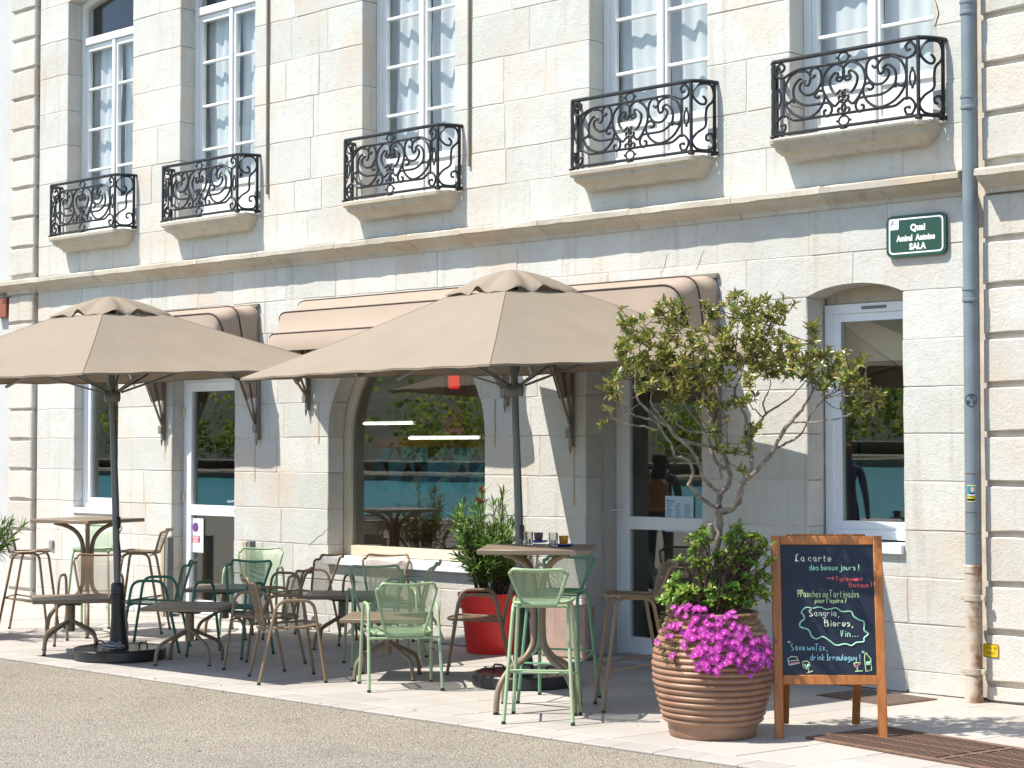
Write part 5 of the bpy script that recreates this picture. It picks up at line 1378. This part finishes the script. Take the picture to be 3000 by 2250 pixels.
LIMBS = [
 ([(940, 1625, 0), (990, 1622, -.02), (1050, 1590, -.05), (1090, 1520, -.07), (1098, 1450, -.08), (1130, 1405, -.09), (1160, 1390, -.1)], .023, .017),
 ([(1130, 1405, -.09), (1180, 1370, -.12), (1310, 1220, -.16), (1390, 1070, -.2), (1460, 990, -.22), (1540, 890, -.24), (1590, 800, -.25), (1640, 700, -.25)], .017, .005),
 ([(1310, 1220, -.16), (1390, 1165, -.10), (1470, 1130, -.05), (1530, 1060, 0), (1580, 960, .05), (1660, 860, .08)], .009, .004),
 ([(1440, 1015, -.21), (1500, 1018, -.26), (1600, 1015, -.32), (1760, 990, -.38), (1850, 960, -.4)], .007, .003),
 ([(1150, 1400, -.09), (1168, 1300, -.05), (1160, 1180, 0), (1130, 1000, .06), (1090, 900, .1), (1055, 800, .12), (1100, 690, .14), (1120, 560, .15)], .015, .005),
 ([(1165, 1130, .01), (1210, 1040, .04), (1262, 965, .06), (1340, 910, .08), (1420, 860, .1), (1490, 790, .1)], .010, .004),
 ([(1262, 965, .06), (1250, 880, .1), (1290, 800, .12), (1300, 700, .14)], .006, .003),
 ([(1250, 990, .05), (1200, 940, 0), (1160, 900, -.05), (1180, 820, -.08)], .005, .003),
 ([(945, 1600, 0), (950, 1540, .02), (960, 1495, .04), (1005, 1460, .05), (1022, 1390, .06), (1005, 1310, .06), (970, 1230, .07), (890, 1185, .06), (760, 1160, .04), (660, 1120, .02), (600, 1050, .02), (540, 1010, .0), (450, 930, -.02), (395, 860, -.04), (372, 760, -.05), (380, 660, -.06)], .019, .005),
 ([(955, 1500, .04), (890, 1450, .0), (830, 1370, -.04), (785, 1250, -.08), (700, 1150, -.12), (610, 1060, -.15), (560, 990, -.18), (480, 880, -.2), (500, 760, -.2)], .013, .004),
 ([(925, 1600, 0), (870, 1570, -.03), (810, 1520, -.06), (770, 1470, -.08), (738, 1440, -.1), (765, 1385, -.1), (760, 1320, -.12), (715, 1265, -.14), (645, 1245, -.16), (620, 1170, -.18), (560, 1085, -.2), (520, 1020, -.22), (430, 985, -.26), (350, 960, -.28), (290, 880, -.3), (260, 820, -.3)], .013, .004),
 ([(985, 1330, .06), (930, 1290, .08), (885, 1190, .1), (878, 1060, .12), (905, 970, .14), (940, 860, .16), (930, 740, .17), (960, 600, .18)], .014, .005),
 ([(880, 1100, .11), (835, 1060, .14), (770, 970, .18), (705, 890, .2), (665, 800, .22), (640, 690, .22)], .010, .004),
 ([(830, 1085, .13), (740, 1080, .12), (660, 1030, .1), (605, 985, .08), (590, 900, .05)], .009, .004),
 ([(960, 1400, .05), (955, 1340, .03), (968, 1270, .0), (1000, 1180, -.04), (1000, 1060, -.06), (1010, 980, -.08)], .010, .004),
 ([(520, 1075, -.2), (430, 1045, -.22), (330, 1035, -.24), (230, 1000, -.26), (180, 900, -.26)], .006, .003),
 ([(878, 1060, .12), (830, 1000, .05), (790, 930, 0), (800, 840, -.04)], .006, .003),
 ([(1640, 830, -.22), (1740, 840, -.26), (1880, 830, -.3), (1960, 800, -.3)], .005, .003),
 ([(1100, 690, .14), (1060, 560, .16), (1070, 420, .18), (1080, 300, .18)], .006, .003),
 ([(640, 690, .22), (600, 560, .2), (590, 420, .2)], .006, .003), ([(380, 660, -.06), (360, 540, -.06), (370, 430, -.06)], .005, .003),
 ([(1120, 560, .15), (1240, 440, .12), (1300, 340, .12)], .005, .003), ([(1590, 800, -.25), (1560, 640, -.2), (1580, 480, -.2)], .005, .003),
]
NODES = []
for L, r0, r1 in LIMBS:
    P = catmull([T(*p) for p in L], 5); k = len(P)
    P = [p + Vector((rt.uniform(-.004, .004), rt.uniform(-.004, .004), rt.uniform(-.004, .004))) for p in P]
    mb = MB(); mb.tube(P, [(r0 + (r1 - r0) * i / (k - 1)) * rt.uniform(.9, 1.12) for i in range(k)], 7); tsub('branch', mb, M['bark'])
    NODES += [p for i, p in enumerate(P) if i > k * .35]
# leaf clusters (x, y, spread in x, spread in y, number of sprigs)
CL = [(330, 360, 60, 60, 7), (300, 480, 70, 60, 8), (270, 590, 60, 60, 8), (380, 330, 40, 50, 4), (560, 270, 50, 60, 6), (640, 240, 60, 40, 7), (660, 320, 50, 50, 5), (480, 440, 70, 60, 9), (560, 520, 80, 60, 11), (430, 560, 80, 50, 10),
      (640, 430, 60, 50, 7), (740, 400, 40, 40, 4), (360, 660, 80, 50, 9), (480, 680, 80, 50, 10), (620, 620, 80, 50, 11), (740, 560, 60, 50, 8), (820, 500, 50, 50, 6), (700, 700, 70, 50, 9), (830, 650, 60, 50, 9), (560, 780, 70, 40, 7),
      (420, 770, 60, 40, 5), (300, 720, 50, 50, 5), (170, 790, 40, 40, 5), (220, 830, 50, 40, 5), (160, 930, 30, 40, 2), (220, 1020, 60, 15, 2), (700, 810, 60, 40, 6), (830, 780, 50, 40, 6), (930, 700, 50, 50, 7), (850, 390, 30, 50, 3),
      (910, 290, 50, 70, 7), (960, 420, 60, 60, 8), (1060, 130, 25, 60, 4), (1080, 250, 70, 60, 9), (1200, 220, 60, 60, 8), (1290, 280, 60, 60, 7), (1390, 210, 40, 50, 4), (1360, 330, 50, 50, 5), (1180, 350, 80, 60, 9), (1010, 520, 70, 50, 9),
      (1120, 470, 80, 50, 10), (1260, 450, 80, 50, 10), (1380, 470, 60, 50, 7), (1480, 500, 50, 40, 4), (960, 620, 70, 50, 9), (1090, 600, 80, 50, 9), (1230, 580, 80, 50, 9), (1360, 580, 70, 50, 9), (1470, 600, 60, 50, 8), (1570, 560, 50, 60, 7),
      (1590, 400, 25, 60, 5), (1650, 560, 50, 50, 6), (1750, 600, 60, 50, 8), (1850, 610, 60, 40, 6), (1560, 680, 70, 50, 8), (1700, 690, 70, 50, 9), (1820, 690, 60, 50, 8), (1290, 690, 60, 40, 6), (1420, 680, 60, 40, 6), (1170, 720, 50, 50, 5),
      (1640, 780, 50, 40, 4), (1800, 780, 60, 40, 5), (1910, 760, 40, 40, 4), (1980, 850, 60, 50, 6), (2040, 860, 40, 30, 3), (1850, 970, 45, 30, 4), (1030, 720, 40, 40, 3), (1150, 850, 50, 40, 4), (980, 930, 50, 40, 5), (600, 900, 50, 40, 4), (640, 960, 30, 30, 2),
      (930, 1080, 40, 40, 3), (1180, 1070, 50, 50, 4), (1160, 1150, 40, 40, 3), (1040, 1220, 50, 30, 3), (1150, 1220, 40, 30, 2), (1090, 1360, 20, 30, 2), (950, 1170, 30, 30, 2), (880, 880, 40, 40, 3), (1060, 880, 40, 40, 3)]
rl = random.Random(77); lv = MB(); tw = MB()
for x, y, sx, sy, nn in CL:
    cd = rl.uniform(-.30, .30) if y < 850 else rl.uniform(-.12, .12)
    c0 = T(x, y, cd)
    near = min(NODES, key=lambda p: (p - c0).length); prev = near
    for k in range(int(nn * 1.35)):
        p = T(x + rl.gauss(0, sx * .62), y + rl.gauss(0, sy * .62), cd + rl.gauss(0, .07))
        st = near if k == 0 else (prev if rl.random() < .55 else near.lerp(c0, rl.uniform(.4, .9)))
        if k == 0 or (p - st).length > .35: st = min(NODES, key=lambda q_: (q_ - p).length)
        mid = st.lerp(p, .5) + Vector((rl.uniform(-.03, .03), rl.uniform(-.03, .03), -.02 * rl.random()))
        P = catmull([st, mid, p], 4); tw.tube(P, [.0036 - .0016 * i / (len(P) - 1) for i in range(len(P))], 4)
        ax = (p - st).normalized() + Vector((rl.uniform(-.4, .4), rl.uniform(-.4, .4), .75))
        rosette(lv, p, ax, rl, rl.randint(6, 9), .056, .0185, spread=(.35, 1.35))
        if rl.random() < .6: rosette(lv, st.lerp(p, .72), ax, rl, 3, .05, .018, spread=(.7, 1.4))
        prev = p
setp(tsub('twigs', tw, M['twig'], 60), kind='stuff'); setp(tsub('crown', lv, M['leaf'], 0), kind='stuff')

# --- leafy shrub round the trunk
sh = thing('leafy_shrub', 'bright green leafy shrub round the foot of the small tree in the jar', 'shrub', (JX, JY, .70))
lv = MB(); stm = MB(); rl = random.Random(31)
def SH(x, y, dd): return at_d(1880 + x / 3.19, 1480 + y / 3.19, TD + dd) - TL
SHC = [(590, 260, 40, 45, 6), (520, 330, 50, 40, 6), (500, 420, 40, 50, 5), (600, 380, 50, 50, 6), (500, 560, 40, 50, 4), (590, 560, 60, 60, 7), (860, 230, 50, 50, 8), (800, 320, 50, 50, 8), (930, 300, 60, 50, 9), (1060, 300, 50, 40, 7), (1130, 350, 50, 50, 8),
       (860, 420, 70, 50, 10), (990, 400, 70, 50, 9), (1110, 450, 60, 50, 8), (760, 490, 60, 50, 9), (900, 520, 70, 50, 10), (1040, 540, 60, 50, 8), (1170, 540, 40, 40, 3), (700, 600, 60, 60, 7), (830, 640, 80, 50, 10), (960, 660, 70, 50, 10), (1090, 640, 60, 60, 7), (1190, 690, 30, 30, 2),
       (640, 720, 70, 60, 7), (760, 760, 80, 60, 11), (900, 790, 80, 60, 12), (1020, 780, 70, 60, 9), (1120, 830, 40, 50, 4), (700, 880, 70, 50, 9), (850, 900, 80, 60, 12), (980, 900, 60, 60, 9), (370, 510, 20, 25, 2), (340, 700, 30, 30, 3), (290, 800, 50, 40, 6), (250, 880, 50, 50, 7), (380, 820, 60, 50, 8), (460, 860, 60, 50, 8), (330, 900, 60, 50, 7), (520, 820, 50, 50, 5), (600, 860, 50, 50, 6)]
for x, y, sx, sy, nn in SHC:
    low = y > 680
    for k in range(int(nn * 1.5)):
        dd = rl.uniform(-.2, .18); p = SH(x + rl.gauss(0, sx * .6), y + rl.gauss(0, sy * .6), dd)
        root = Vector((rl.uniform(-.12, .12), rl.uniform(-.12, .10), .02)); mid = root.lerp(p, .55) + Vector((rl.uniform(-.03, .03), rl.uniform(-.03, .03), .02))
        stm.tube(catmull([root, mid, p], 3), .0024, 4)
        big = low and rl.random() < .6
        rosette(lv, p, (p - root).normalized() + Vector((rl.uniform(-.5, .5), rl.uniform(-.5, .3), .6)), rl, rl.randint(7, 10), .056 if big else .040, .026 if big else .019, spread=(.4, 1.4))
setp(obj('foliage', lv, M['leaf2'], sh, smooth=0), kind='stuff'); setp(obj('stems', stm, M['twig'], sh, smooth=60), kind='stuff')

# --- trailing magenta flowers
fp = thing('trailing_flowers', 'magenta daisy-like flowers spilling over the front of the ribbed jar', 'flowers', (JX, JY, .70))
def on_jar(x, y, lift):
    """point of the jar's surface seen at this pixel of the enlarged flower picture"""
    px, py = 1880 + x / 3.19, 1480 + y / 3.19; d = ray(px, py); best = None
    for k in range(400):
        p = CAM + d * (TD - .60 + k * .002); z = p.z
        r = jr(min(max(z, 0), .74)) if z < .76 else .272
        if math.hypot(p.x - JX, p.y - JY) < r + lift: return p - TL, Vector((p.x - JX, p.y - JY, .10 if z < .7 else .3)).normalized()
        if z > .76 and k > 205: break
    p = CAM + d * (TD - .16); return p - TL, Vector((-.3, -1, .8)).normalized()
fl_src = None; rl = random.Random(8)
FC = [(330, 980, 60, 22, 9), (430, 960, 50, 25, 6), (280, 1130, 60, 25, 7), (340, 1130, 30, 30, 3), (260, 1230, 15, 25, 3), (165, 1285, 20, 10, 2), (258, 1420, 25, 20, 3), (560, 1010, 45, 40, 9), (500, 1080, 60, 40, 9), (590, 1140, 60, 40, 11), (480, 1160, 60, 40, 8), (440, 1300, 35, 50, 6),
      (520, 1240, 50, 40, 8), (620, 1260, 60, 40, 8), (740, 1070, 40, 35, 6), (800, 1050, 40, 30, 6), (740, 1150, 45, 40, 7), (820, 1200, 50, 40, 7), (920, 1160, 40, 25, 4), (980, 1215, 22, 22, 3), (520, 1350, 50, 40, 8), (620, 1370, 60, 50, 10), (740, 1320, 70, 50, 11), (860, 1300, 60, 50, 11), (700, 1440, 60, 40, 9), (560, 1470, 40, 40, 6), (640, 1510, 50, 40, 7), (680, 1560, 20, 15, 2),
      (740, 1500, 40, 35, 6), (850, 1400, 60, 50, 10), (890, 1460, 40, 40, 6), (960, 1340, 50, 50, 8), (1050, 1350, 60, 50, 10), (1010, 1430, 50, 50, 8), (1100, 1430, 50, 50, 8), (1080, 1260, 50, 40, 6), (1150, 1290, 40, 40, 6), (1170, 1370, 30, 50, 6), (1000, 1530, 50, 30, 5), (930, 1560, 25, 20, 3), (1080, 1540, 30, 20, 3), (1190, 1480, 20, 25, 3)]
nfl = 0; sc_ = MB()
cen_m = flat('pale_flower_eye', (.75, .62, .60))
for x, y, sx, sy, nn in FC:
    for k in range(max(2, int(nn * .92))):
        fx, fy = x + rl.gauss(0, sx * .8), y + rl.gauss(0, sy * .75); p, nn_ = on_jar(fx, fy, rl.uniform(.012, .05))
        ax = (nn_ + Vector((-.10 + rl.uniform(-.45, .45), -.25 + rl.uniform(-.3, .3), .35 + rl.uniform(-.3, .4)))).normalized()
        if nfl < 290:
            if fl_src is None:
                mb = MB(); np_ = 26
                for q_ in range(np_):
                    a = 2 * math.pi * q_ / np_; w = .0026; Lp = .029 if q_ % 2 else .025; up = .008 if q_ % 2 else .0115
                    d = Vector((math.cos(a), math.sin(a), 0)); s_ = Vector((-d.y, d.x, 0)) * w
                    mb.add([d * .003, d * Lp * .6 + s_ + Vector((0, 0, up * .7)), d * Lp + Vector((0, 0, up)), d * Lp * .6 - s_ + Vector((0, 0, up * .7))], [(0, 1, 2, 3)])
                fl_src = obj('flower', mb, M['petal'], fp, smooth=0); o = fl_src
                mb = MB(); mb.lathe([(.0, -.004), (.0042, .0), (.0045, .003), (.0, .0065)], 7, cap=False); eye = obj('flower_eye', mb, cen_m, fl_src)
            else:
                o = inst(fl_src, parent=fp); inst(eye, parent=o)
            o.location = p; o.rotation_mode = 'QUATERNION'; o.rotation_quaternion = ax.to_track_quat('Z', 'Y'); s_ = rl.uniform(.72, 1.1); o.scale = (s_, s_, s_)
            nfl += 1
for k in range(1500):
    x, y, sx, sy, nn = rl.choice(FC)
    fx, fy = x + rl.gauss(0, sx * .8) - 8, y + rl.gauss(0, sy * .8) - 6
    if rl.random() < .22: fx, fy = rl.uniform(190, 340), rl.uniform(1000, 1480)
    elif rl.random() < .2: fx, fy = rl.uniform(850, 1090), rl.uniform(1030, 1280)
    p, n_ = on_jar(fx, fy, rl.uniform(.0, .03))
    d = (n_ + Vector((rl.uniform(-.9, .9), rl.uniform(-.9, .4), rl.uniform(-.9, .6)))).normalized()
    leaf(sc_, p, d, n_, rl.uniform(.016, .032), .0042, .5, .1)
setp(obj('succulent_leaves', sc_, M['succulent'], fp, smooth=0), kind='stuff')
mb = MB()
for x0, y0, y1 in ((230, 1060, 1520), (300, 1100, 1480), (330, 1180, 1600), (590, 1500, 1580), (170, 1120, 1080)):
    P = [on_jar(x0 + rl.uniform(-14, 14) + 20 * math.sin(k), y0 + (y1 - y0) * k / 7, .008)[0] for k in range(8)]; mb.tube(P, .0022, 4)
obj('runners', mb, M['twig'], fp)

# --- oleanders in red pots
def red_pot(loc, label, s=1.0):
    t = thing('red_pot', label, 'plant pot', loc)
    mb = MB(); mb.lathe([(0, 0), (.255 * s, 0), (.262 * s, .01), (.312 * s, .44 * s), (.335 * s, .445 * s), (.352 * s, .585 * s), (.352 * s, .595 * s), (.322 * s, .597 * s), (.318 * s, .55 * s), (0, .55 * s)], 48, cap=False)
    obj('body', mb, M['red'], t, smooth=35)
    mb = MB(); mb.lathe([(0, .556 * s), (.318 * s, .552 * s)], 24, cap=False); obj('soil', mb, M['earth'], t); return t
def oleander(loc, label, seed, hts, wide, nst):
    r = random.Random(seed); t = thing('oleander', label, 'shrub', loc); lv = MB(); st = MB(); bd = MB()
    for k in range(nst):
        a = r.uniform(0, 6.28); rr = r.uniform(.02, .16); root = Vector((rr * math.cos(a), rr * math.sin(a), 0))
        h = r.uniform(*hts); lean = wide * math.sqrt(r.random()); top = Vector((root.x * .6 + lean * math.cos(a), root.y * .6 + lean * math.sin(a), h * (1 - .35 * (lean / wide) ** 2)))
        if r.random() < .25: top.z *= .6
        P = catmull([root, root.lerp(top, .5) + Vector((0, 0, .06)), top], 6); st.tube(P, [.006 - .003 * i / (len(P) - 1) for i in range(len(P))], 5)
        for i in range(3, len(P)):
            ax = (P[i] - P[i - 1]).normalized(); n_ = 3 if i < len(P) - 1 else 7
            o = ax.orthogonal().normalized(); b = ax.cross(o); a0 = r.uniform(0, 6.28)
            for j in range(n_):
                q_ = a0 + j * 2 * math.pi / n_ + r.uniform(-.3, .3); tl = r.uniform(.45, 1.15) if i < len(P) - 1 else r.uniform(.15, .8)
                leaf(lv, P[i] + ax * r.uniform(-.03, .03), ax * math.cos(tl) + (o * math.cos(q_) + b * math.sin(q_)) * math.sin(tl), ax, r.uniform(.085, .15), r.uniform(.013, .020), .22, r.uniform(.0, .3))
        if top.z > h * .85 and r.random() < .35:
            for j in range(9): bd.tube([top + Vector((0, 0, .02)), top + Vector((r.uniform(-.03, .03), r.uniform(-.03, .03), r.uniform(.05, .09)))], [.002, .0055], 4)
    setp(obj('foliage', lv, M['leaf3'], t, smooth=0), kind='stuff'); setp(obj('stems', st, M['twig'], t, smooth=60), kind='stuff'); setp(obj('buds', bd, M['bud'], t, smooth=60), kind='stuff')
    return t
rp_ = at_z(1443, 1910)
red_pot((rp_.x, rp_.y, 0), 'bright red tapered pot behind the right parasol pole', .87); oleander((rp_.x, rp_.y, .47), 'bushy oleander with red buds in the red pot behind the right parasol', 4, (.5, .96), .33, 64)
lp = at_z(-118, 1870)
red_pot((lp.x, lp.y, 0), 'red pot cut off by the left edge of the picture', .9); oleander((lp.x, lp.y, .5), 'oleander reaching in at the left edge of the picture', 12, (.4, .85), .48, 34)

# ================================================================== INSIDE THE CAFE AND IN THE MIRROR
rt_ = random.Random(3)
tp_ = thing('tile_panel', 'blue and black triangle patterned panel seen through the arched window', 'wall panel', (0, 0, 0))
TC = [flat(n, c, .4) for n, c in (('tile_navy', (.05, .16, .30)), ('tile_blue', (.10, .42, .65)), ('tile_black', (.015, .015, .018)), ('tile_teal', (.16, .60, .62)), ('tile_grey', (.40, .40, .41)))]
a0 = at_y(960 + 410 / 2.86, 1080 + 660 / 2.86, 3.0); a1 = at_y(960 + 1310 / 2.86, 1080 + 1045 / 2.86, 3.0)
nx, nz = 8, 3; dx, dz = (a1.x - a0.x) / nx, (a0.z - a1.z) / nz
for i in range(nx):
    for j in range(nz):
        x, z = a0.x + i * dx, a1.z + j * dz
        tri = [[(x, z), (x + dx, z), (x + dx / 2, z + dz)], [(x, z), (x + dx / 2, z + dz), (x, z + dz)], [(x + dx, z), (x + dx, z + dz), (x + dx / 2, z + dz)]] if (i + j) % 2 else [[(x, z), (x + dx, z), (x + dx, z + dz)], [(x, z), (x + dx, z + dz), (x, z + dz)]]
        for t_ in tri:
            mb = MB(); mb.prism(t_, 2.985, 2.998); obj('tile', mb, TC[(i * 2 + j * 3 + tri.index(t_) * 2 + rt_.randint(0, 1)) % 5], tp_, smooth=0)
mb = MB(); mb.box(a0.x - .05, a1.x + .05, 2.97, 3.0, a0.z + .005, a0.z + .11); obj('red_border', mb, flat('red_orange_band', (.65, .14, .04)), tp_, smooth=0)
mb = MB(); mb.box(a0.x - 2, a1.x + 2, 2.999, 3.02, 0.02, 3.3); obj('backing', mb, flat('brown_panel', (.40, .30, .18)), tp_, smooth=0)
so = thing('bench', 'dark red padded bench inside behind the arched window', 'bench', (-14.3, 2.4, .02))
mb = MB(); mb.box(-1.4, 1.4, -.3, .3, 0, .45, .05); obj('seat', mb, flat('dark_red_cloth', (.22, .03, .02)), so); mb = MB(); mb.box(-1.4, 1.4, .2, .38, .45, .95, .06); obj('backrest', mb, flat('dark_red_cloth2', (.22, .03, .02)), so)
cu_ = thing('cushion', 'blue grey cushion on the sill inside the arched window', 'cushion', (-13.05, .75, .62)); mb = MB(); mb.box(-.26, .26, -.09, .09, -.16, .17, .08); obj('cover', mb, simple('blue_knit', (.22, .34, .48), .9, .3, 40), cu_)
tb = thing('indoor_table', 'dark table inside on which the blue cushion leans', 'table', (-12.9, .75, .02)); mb = MB(); mb.box(-.6, .6, -.3, .3, .40, .44); obj('top', mb, dk, tb); mb = MB(); mb.box(-.05, .05, -.05, .05, 0, .40); obj('leg', mb, dk, tb)
rlp = at_y(960 + 1058 / 2.86, 1080 + 75 / 2.86, 2.2)
lm = thing('red_lamp', 'glowing red hanging lamp inside the arched window', 'lamp', (rlp.x, 2.2, rlp.z)); mb = MB(); mb.lathe([(.05, -.12), (.06, -.10), (.06, .10), (.05, .12)], 16); obj('shade', mb, emit('red_glow', (.85, .02, .008), .6), lm)
mb = MB(); mb.tube([(0, 0, .12), (0, 0, 3.36 - rlp.z)], .006, 5); obj('flex', mb, M['black'], lm)
sl = at_y(2625 - 110 + 0, 1190, 1.0)
sh_ = thing('floor_lamp', 'gold square shaded floor lamp inside the right-hand window', 'lamp', (sl.x, 1.0, .02))
mb = MB(); mb.box(-.19, .19, -.19, .19, sl.z - .15 - .02, sl.z + .15 - .02, .004); obj('shade', mb, cloth_mat('gold_shade', (.42, .27, .12), .3, .2), sh_); mb = MB(); mb.tube([(0, 0, 0), (0, 0, sl.z - .15)], .02, 8); mb.lathe([(.16, 0), (.16, .02)], 20); obj('stand', mb, M['black'], sh_)
bl = at_y(2560, 1080, .55)
bd_ = thing('roller_blind', 'beige roller blind half drawn inside the right-hand window', 'blind', (0, 0, 0)); mb = MB(); mb.box(RW.x0 + .02, RW.x1 + .3, .50, .504, at_y(2560, 1058, .5).z, 2.95); obj('cloth', mb, cloth_mat('beige_blind', (.72, .62, .46), .25), bd_)
LED = emit('lamp_white', (1, .95, .86), 3.5)
for (xa, xb, yy, l) in ((1065, 1205, 1239, 'left white tube lamp glowing inside the arched window'), (1198, 1400, 1281, 'right white tube lamp glowing lower inside the arched window')):
    a, b = at_y(xa, yy, 2.7), at_y(xb, yy + (xb - xa) * .02, 2.7); t = thing('tube_lamp', l, 'lamp', ((a.x + b.x) / 2, 2.7, (a.z + b.z) / 2), 0, 'tube lamps in the cafe'); h = (b.x - a.x) / 2
    mb = MB(); mb.tube([(-h, 0, 0), (h, 0, 0)], .0095, 8); obj('tube', mb, LED, t)
    mb = MB(); mb.box(-h - .03, h + .03, .018, .05, -.02, .03, .004); obj('holder', mb, M['white'], t)
ban = at_y(1332, 1180, 2.75); mb = MB(); mb.box(-.16, .16, -.01, .01, -.42, .42)
setp(obj('wall_hanging', mb, flat('dark_red_hanging', (.30, .03, .07)), None, (ban.x, 2.75, ban.z)), 'dark red hanging below the glowing red lamp inside the cafe', 'hanging')
rq = random.Random(6); mb = MB()
for k in range(90):
    x, y = rq.uniform(-14, -5.5), rq.choice([rq.uniform(-3.3, -.1), rq.uniform(-7, -3.4), rq.uniform(-3.5, -3.3)]); s_ = rq.uniform(.006, .018); a = rq.uniform(0, 6.28)
    z = .002 if y > -3.34 else -.012; d = Vector((math.cos(a), math.sin(a), 0)) * s_; n_ = Vector((-d.y, d.x, 0)) * .45
    mb.add([Vector((x, y, z)) - d, Vector((x, y, z + .004)) + n_, Vector((x, y, z + .003)) + d, Vector((x, y, z + .001)) - n_], [(0, 1, 2, 3)])
setp(obj('leaf_litter', mb, simple('litter', (.09, .065, .04), .9, .5, 3), smooth=0), kind='stuff')
def person(loc, rz, label, shirt, hair, pack):
    t = thing('person', label, 'person', loc, rz)
    J = {'pel': (0, 0, .95), 'sp': (0, -.01, 1.15), 'ch': (0, 0, 1.34), 'nk': (0, 0, 1.49), 'hd': (0, .02, 1.58), 'ht': (0, .015, 1.70), 'sl': (-.19, 0, 1.41), 'el': (-.25, .0, 1.13), 'wl': (-.25, .06, .88), 'fl': (-.25, .08, .80), 'sr': (.19, 0, 1.41), 'er': (.26, .05, 1.15), 'wr': (.17, .22, 1.22), 'fr': (.13, .26, 1.28),
         'hl': (-.10, 0, .88), 'kl': (-.11, .01, .49), 'al': (-.11, -.02, .09), 'tl': (-.12, .14, .04), 'hr': (.10, 0, .88), 'kr': (.11, .03, .49), 'ar': (.12, 0, .09), 'tr': (.13, .16, .04)}
    Rr = dict(pel=.14, sp=.135, ch=.15, nk=.06, hd=.085, ht=.08, sl=.065, el=.045, wl=.034, fl=.03, sr=.065, er=.045, wr=.034, fr=.03, hl=.09, kl=.06, al=.042, tl=.035, hr=.09, kr=.06, ar=.042, tr=.035)
    E_ = 'pel-sp sp-ch ch-nk nk-hd hd-ht ch-sl sl-el el-wl wl-fl ch-sr sr-er er-wr wr-fr pel-hl hl-kl kl-al al-tl pel-hr hr-kr kr-ar ar-tr'.split()
    ks = list(J); me = bpy.data.meshes.new('body'); me.from_pydata([J[k] for k in ks], [tuple(ks.index(a) for a in e.split('-')) for e in E_], [])
    o = bpy.data.objects.new('body', me); link(o, t); md = o.modifiers.new('skin', 'SKIN'); o.modifiers.new('sub', 'SUBSURF').render_levels = 1
    for k, v in zip(ks, me.skin_vertices[0].data): v.radius = (Rr[k], Rr[k] * (.72 if k in ('pel', 'sp', 'ch') else 1)); v.use_root = k == 'pel'
    me.materials.append(shirt)
    mb = MB(); mb.lathe([(.0, -.03), (.07, -.04), (.098, .02), (.09, .09), (.05, .125), (0, .135)], 16, cap=False); obj('hair', mb, hair, t, (0, -.005, 1.60))
    if pack:
        mb = MB(); mb.box(-.14, .14, -.30, -.12, 1.0, 1.40, .06); obj('backpack', mb, pack, t)
        for s in (-1, 1):
            mb = MB(); mb.tube(catmull([(s * .09, -.14, 1.38), (s * .11, -.02, 1.50), (s * .12, .12, 1.38), (s * .13, .05, 1.15), (s * .12, -.13, 1.06)], 4), .016, 6); obj('strap', mb, pack, t)
    return t
person((-14.42, -5.24, 0), R_(150), 'person in a dark top with a brown backpack, mirrored in the right door', flat('dark_blue_cloth', (.03, .04, .07), .9), flat('dark_hair', (.03, .02, .015), .8), flat('brown_canvas', (.30, .13, .06), .8))
person((-12.50, -6.75, 0), R_(170), 'person in a navy top, mirrored in the right-hand window', flat('navy_cloth', (.03, .05, .12), .9), flat('auburn_hair', (.14, .06, .025), .8), None)
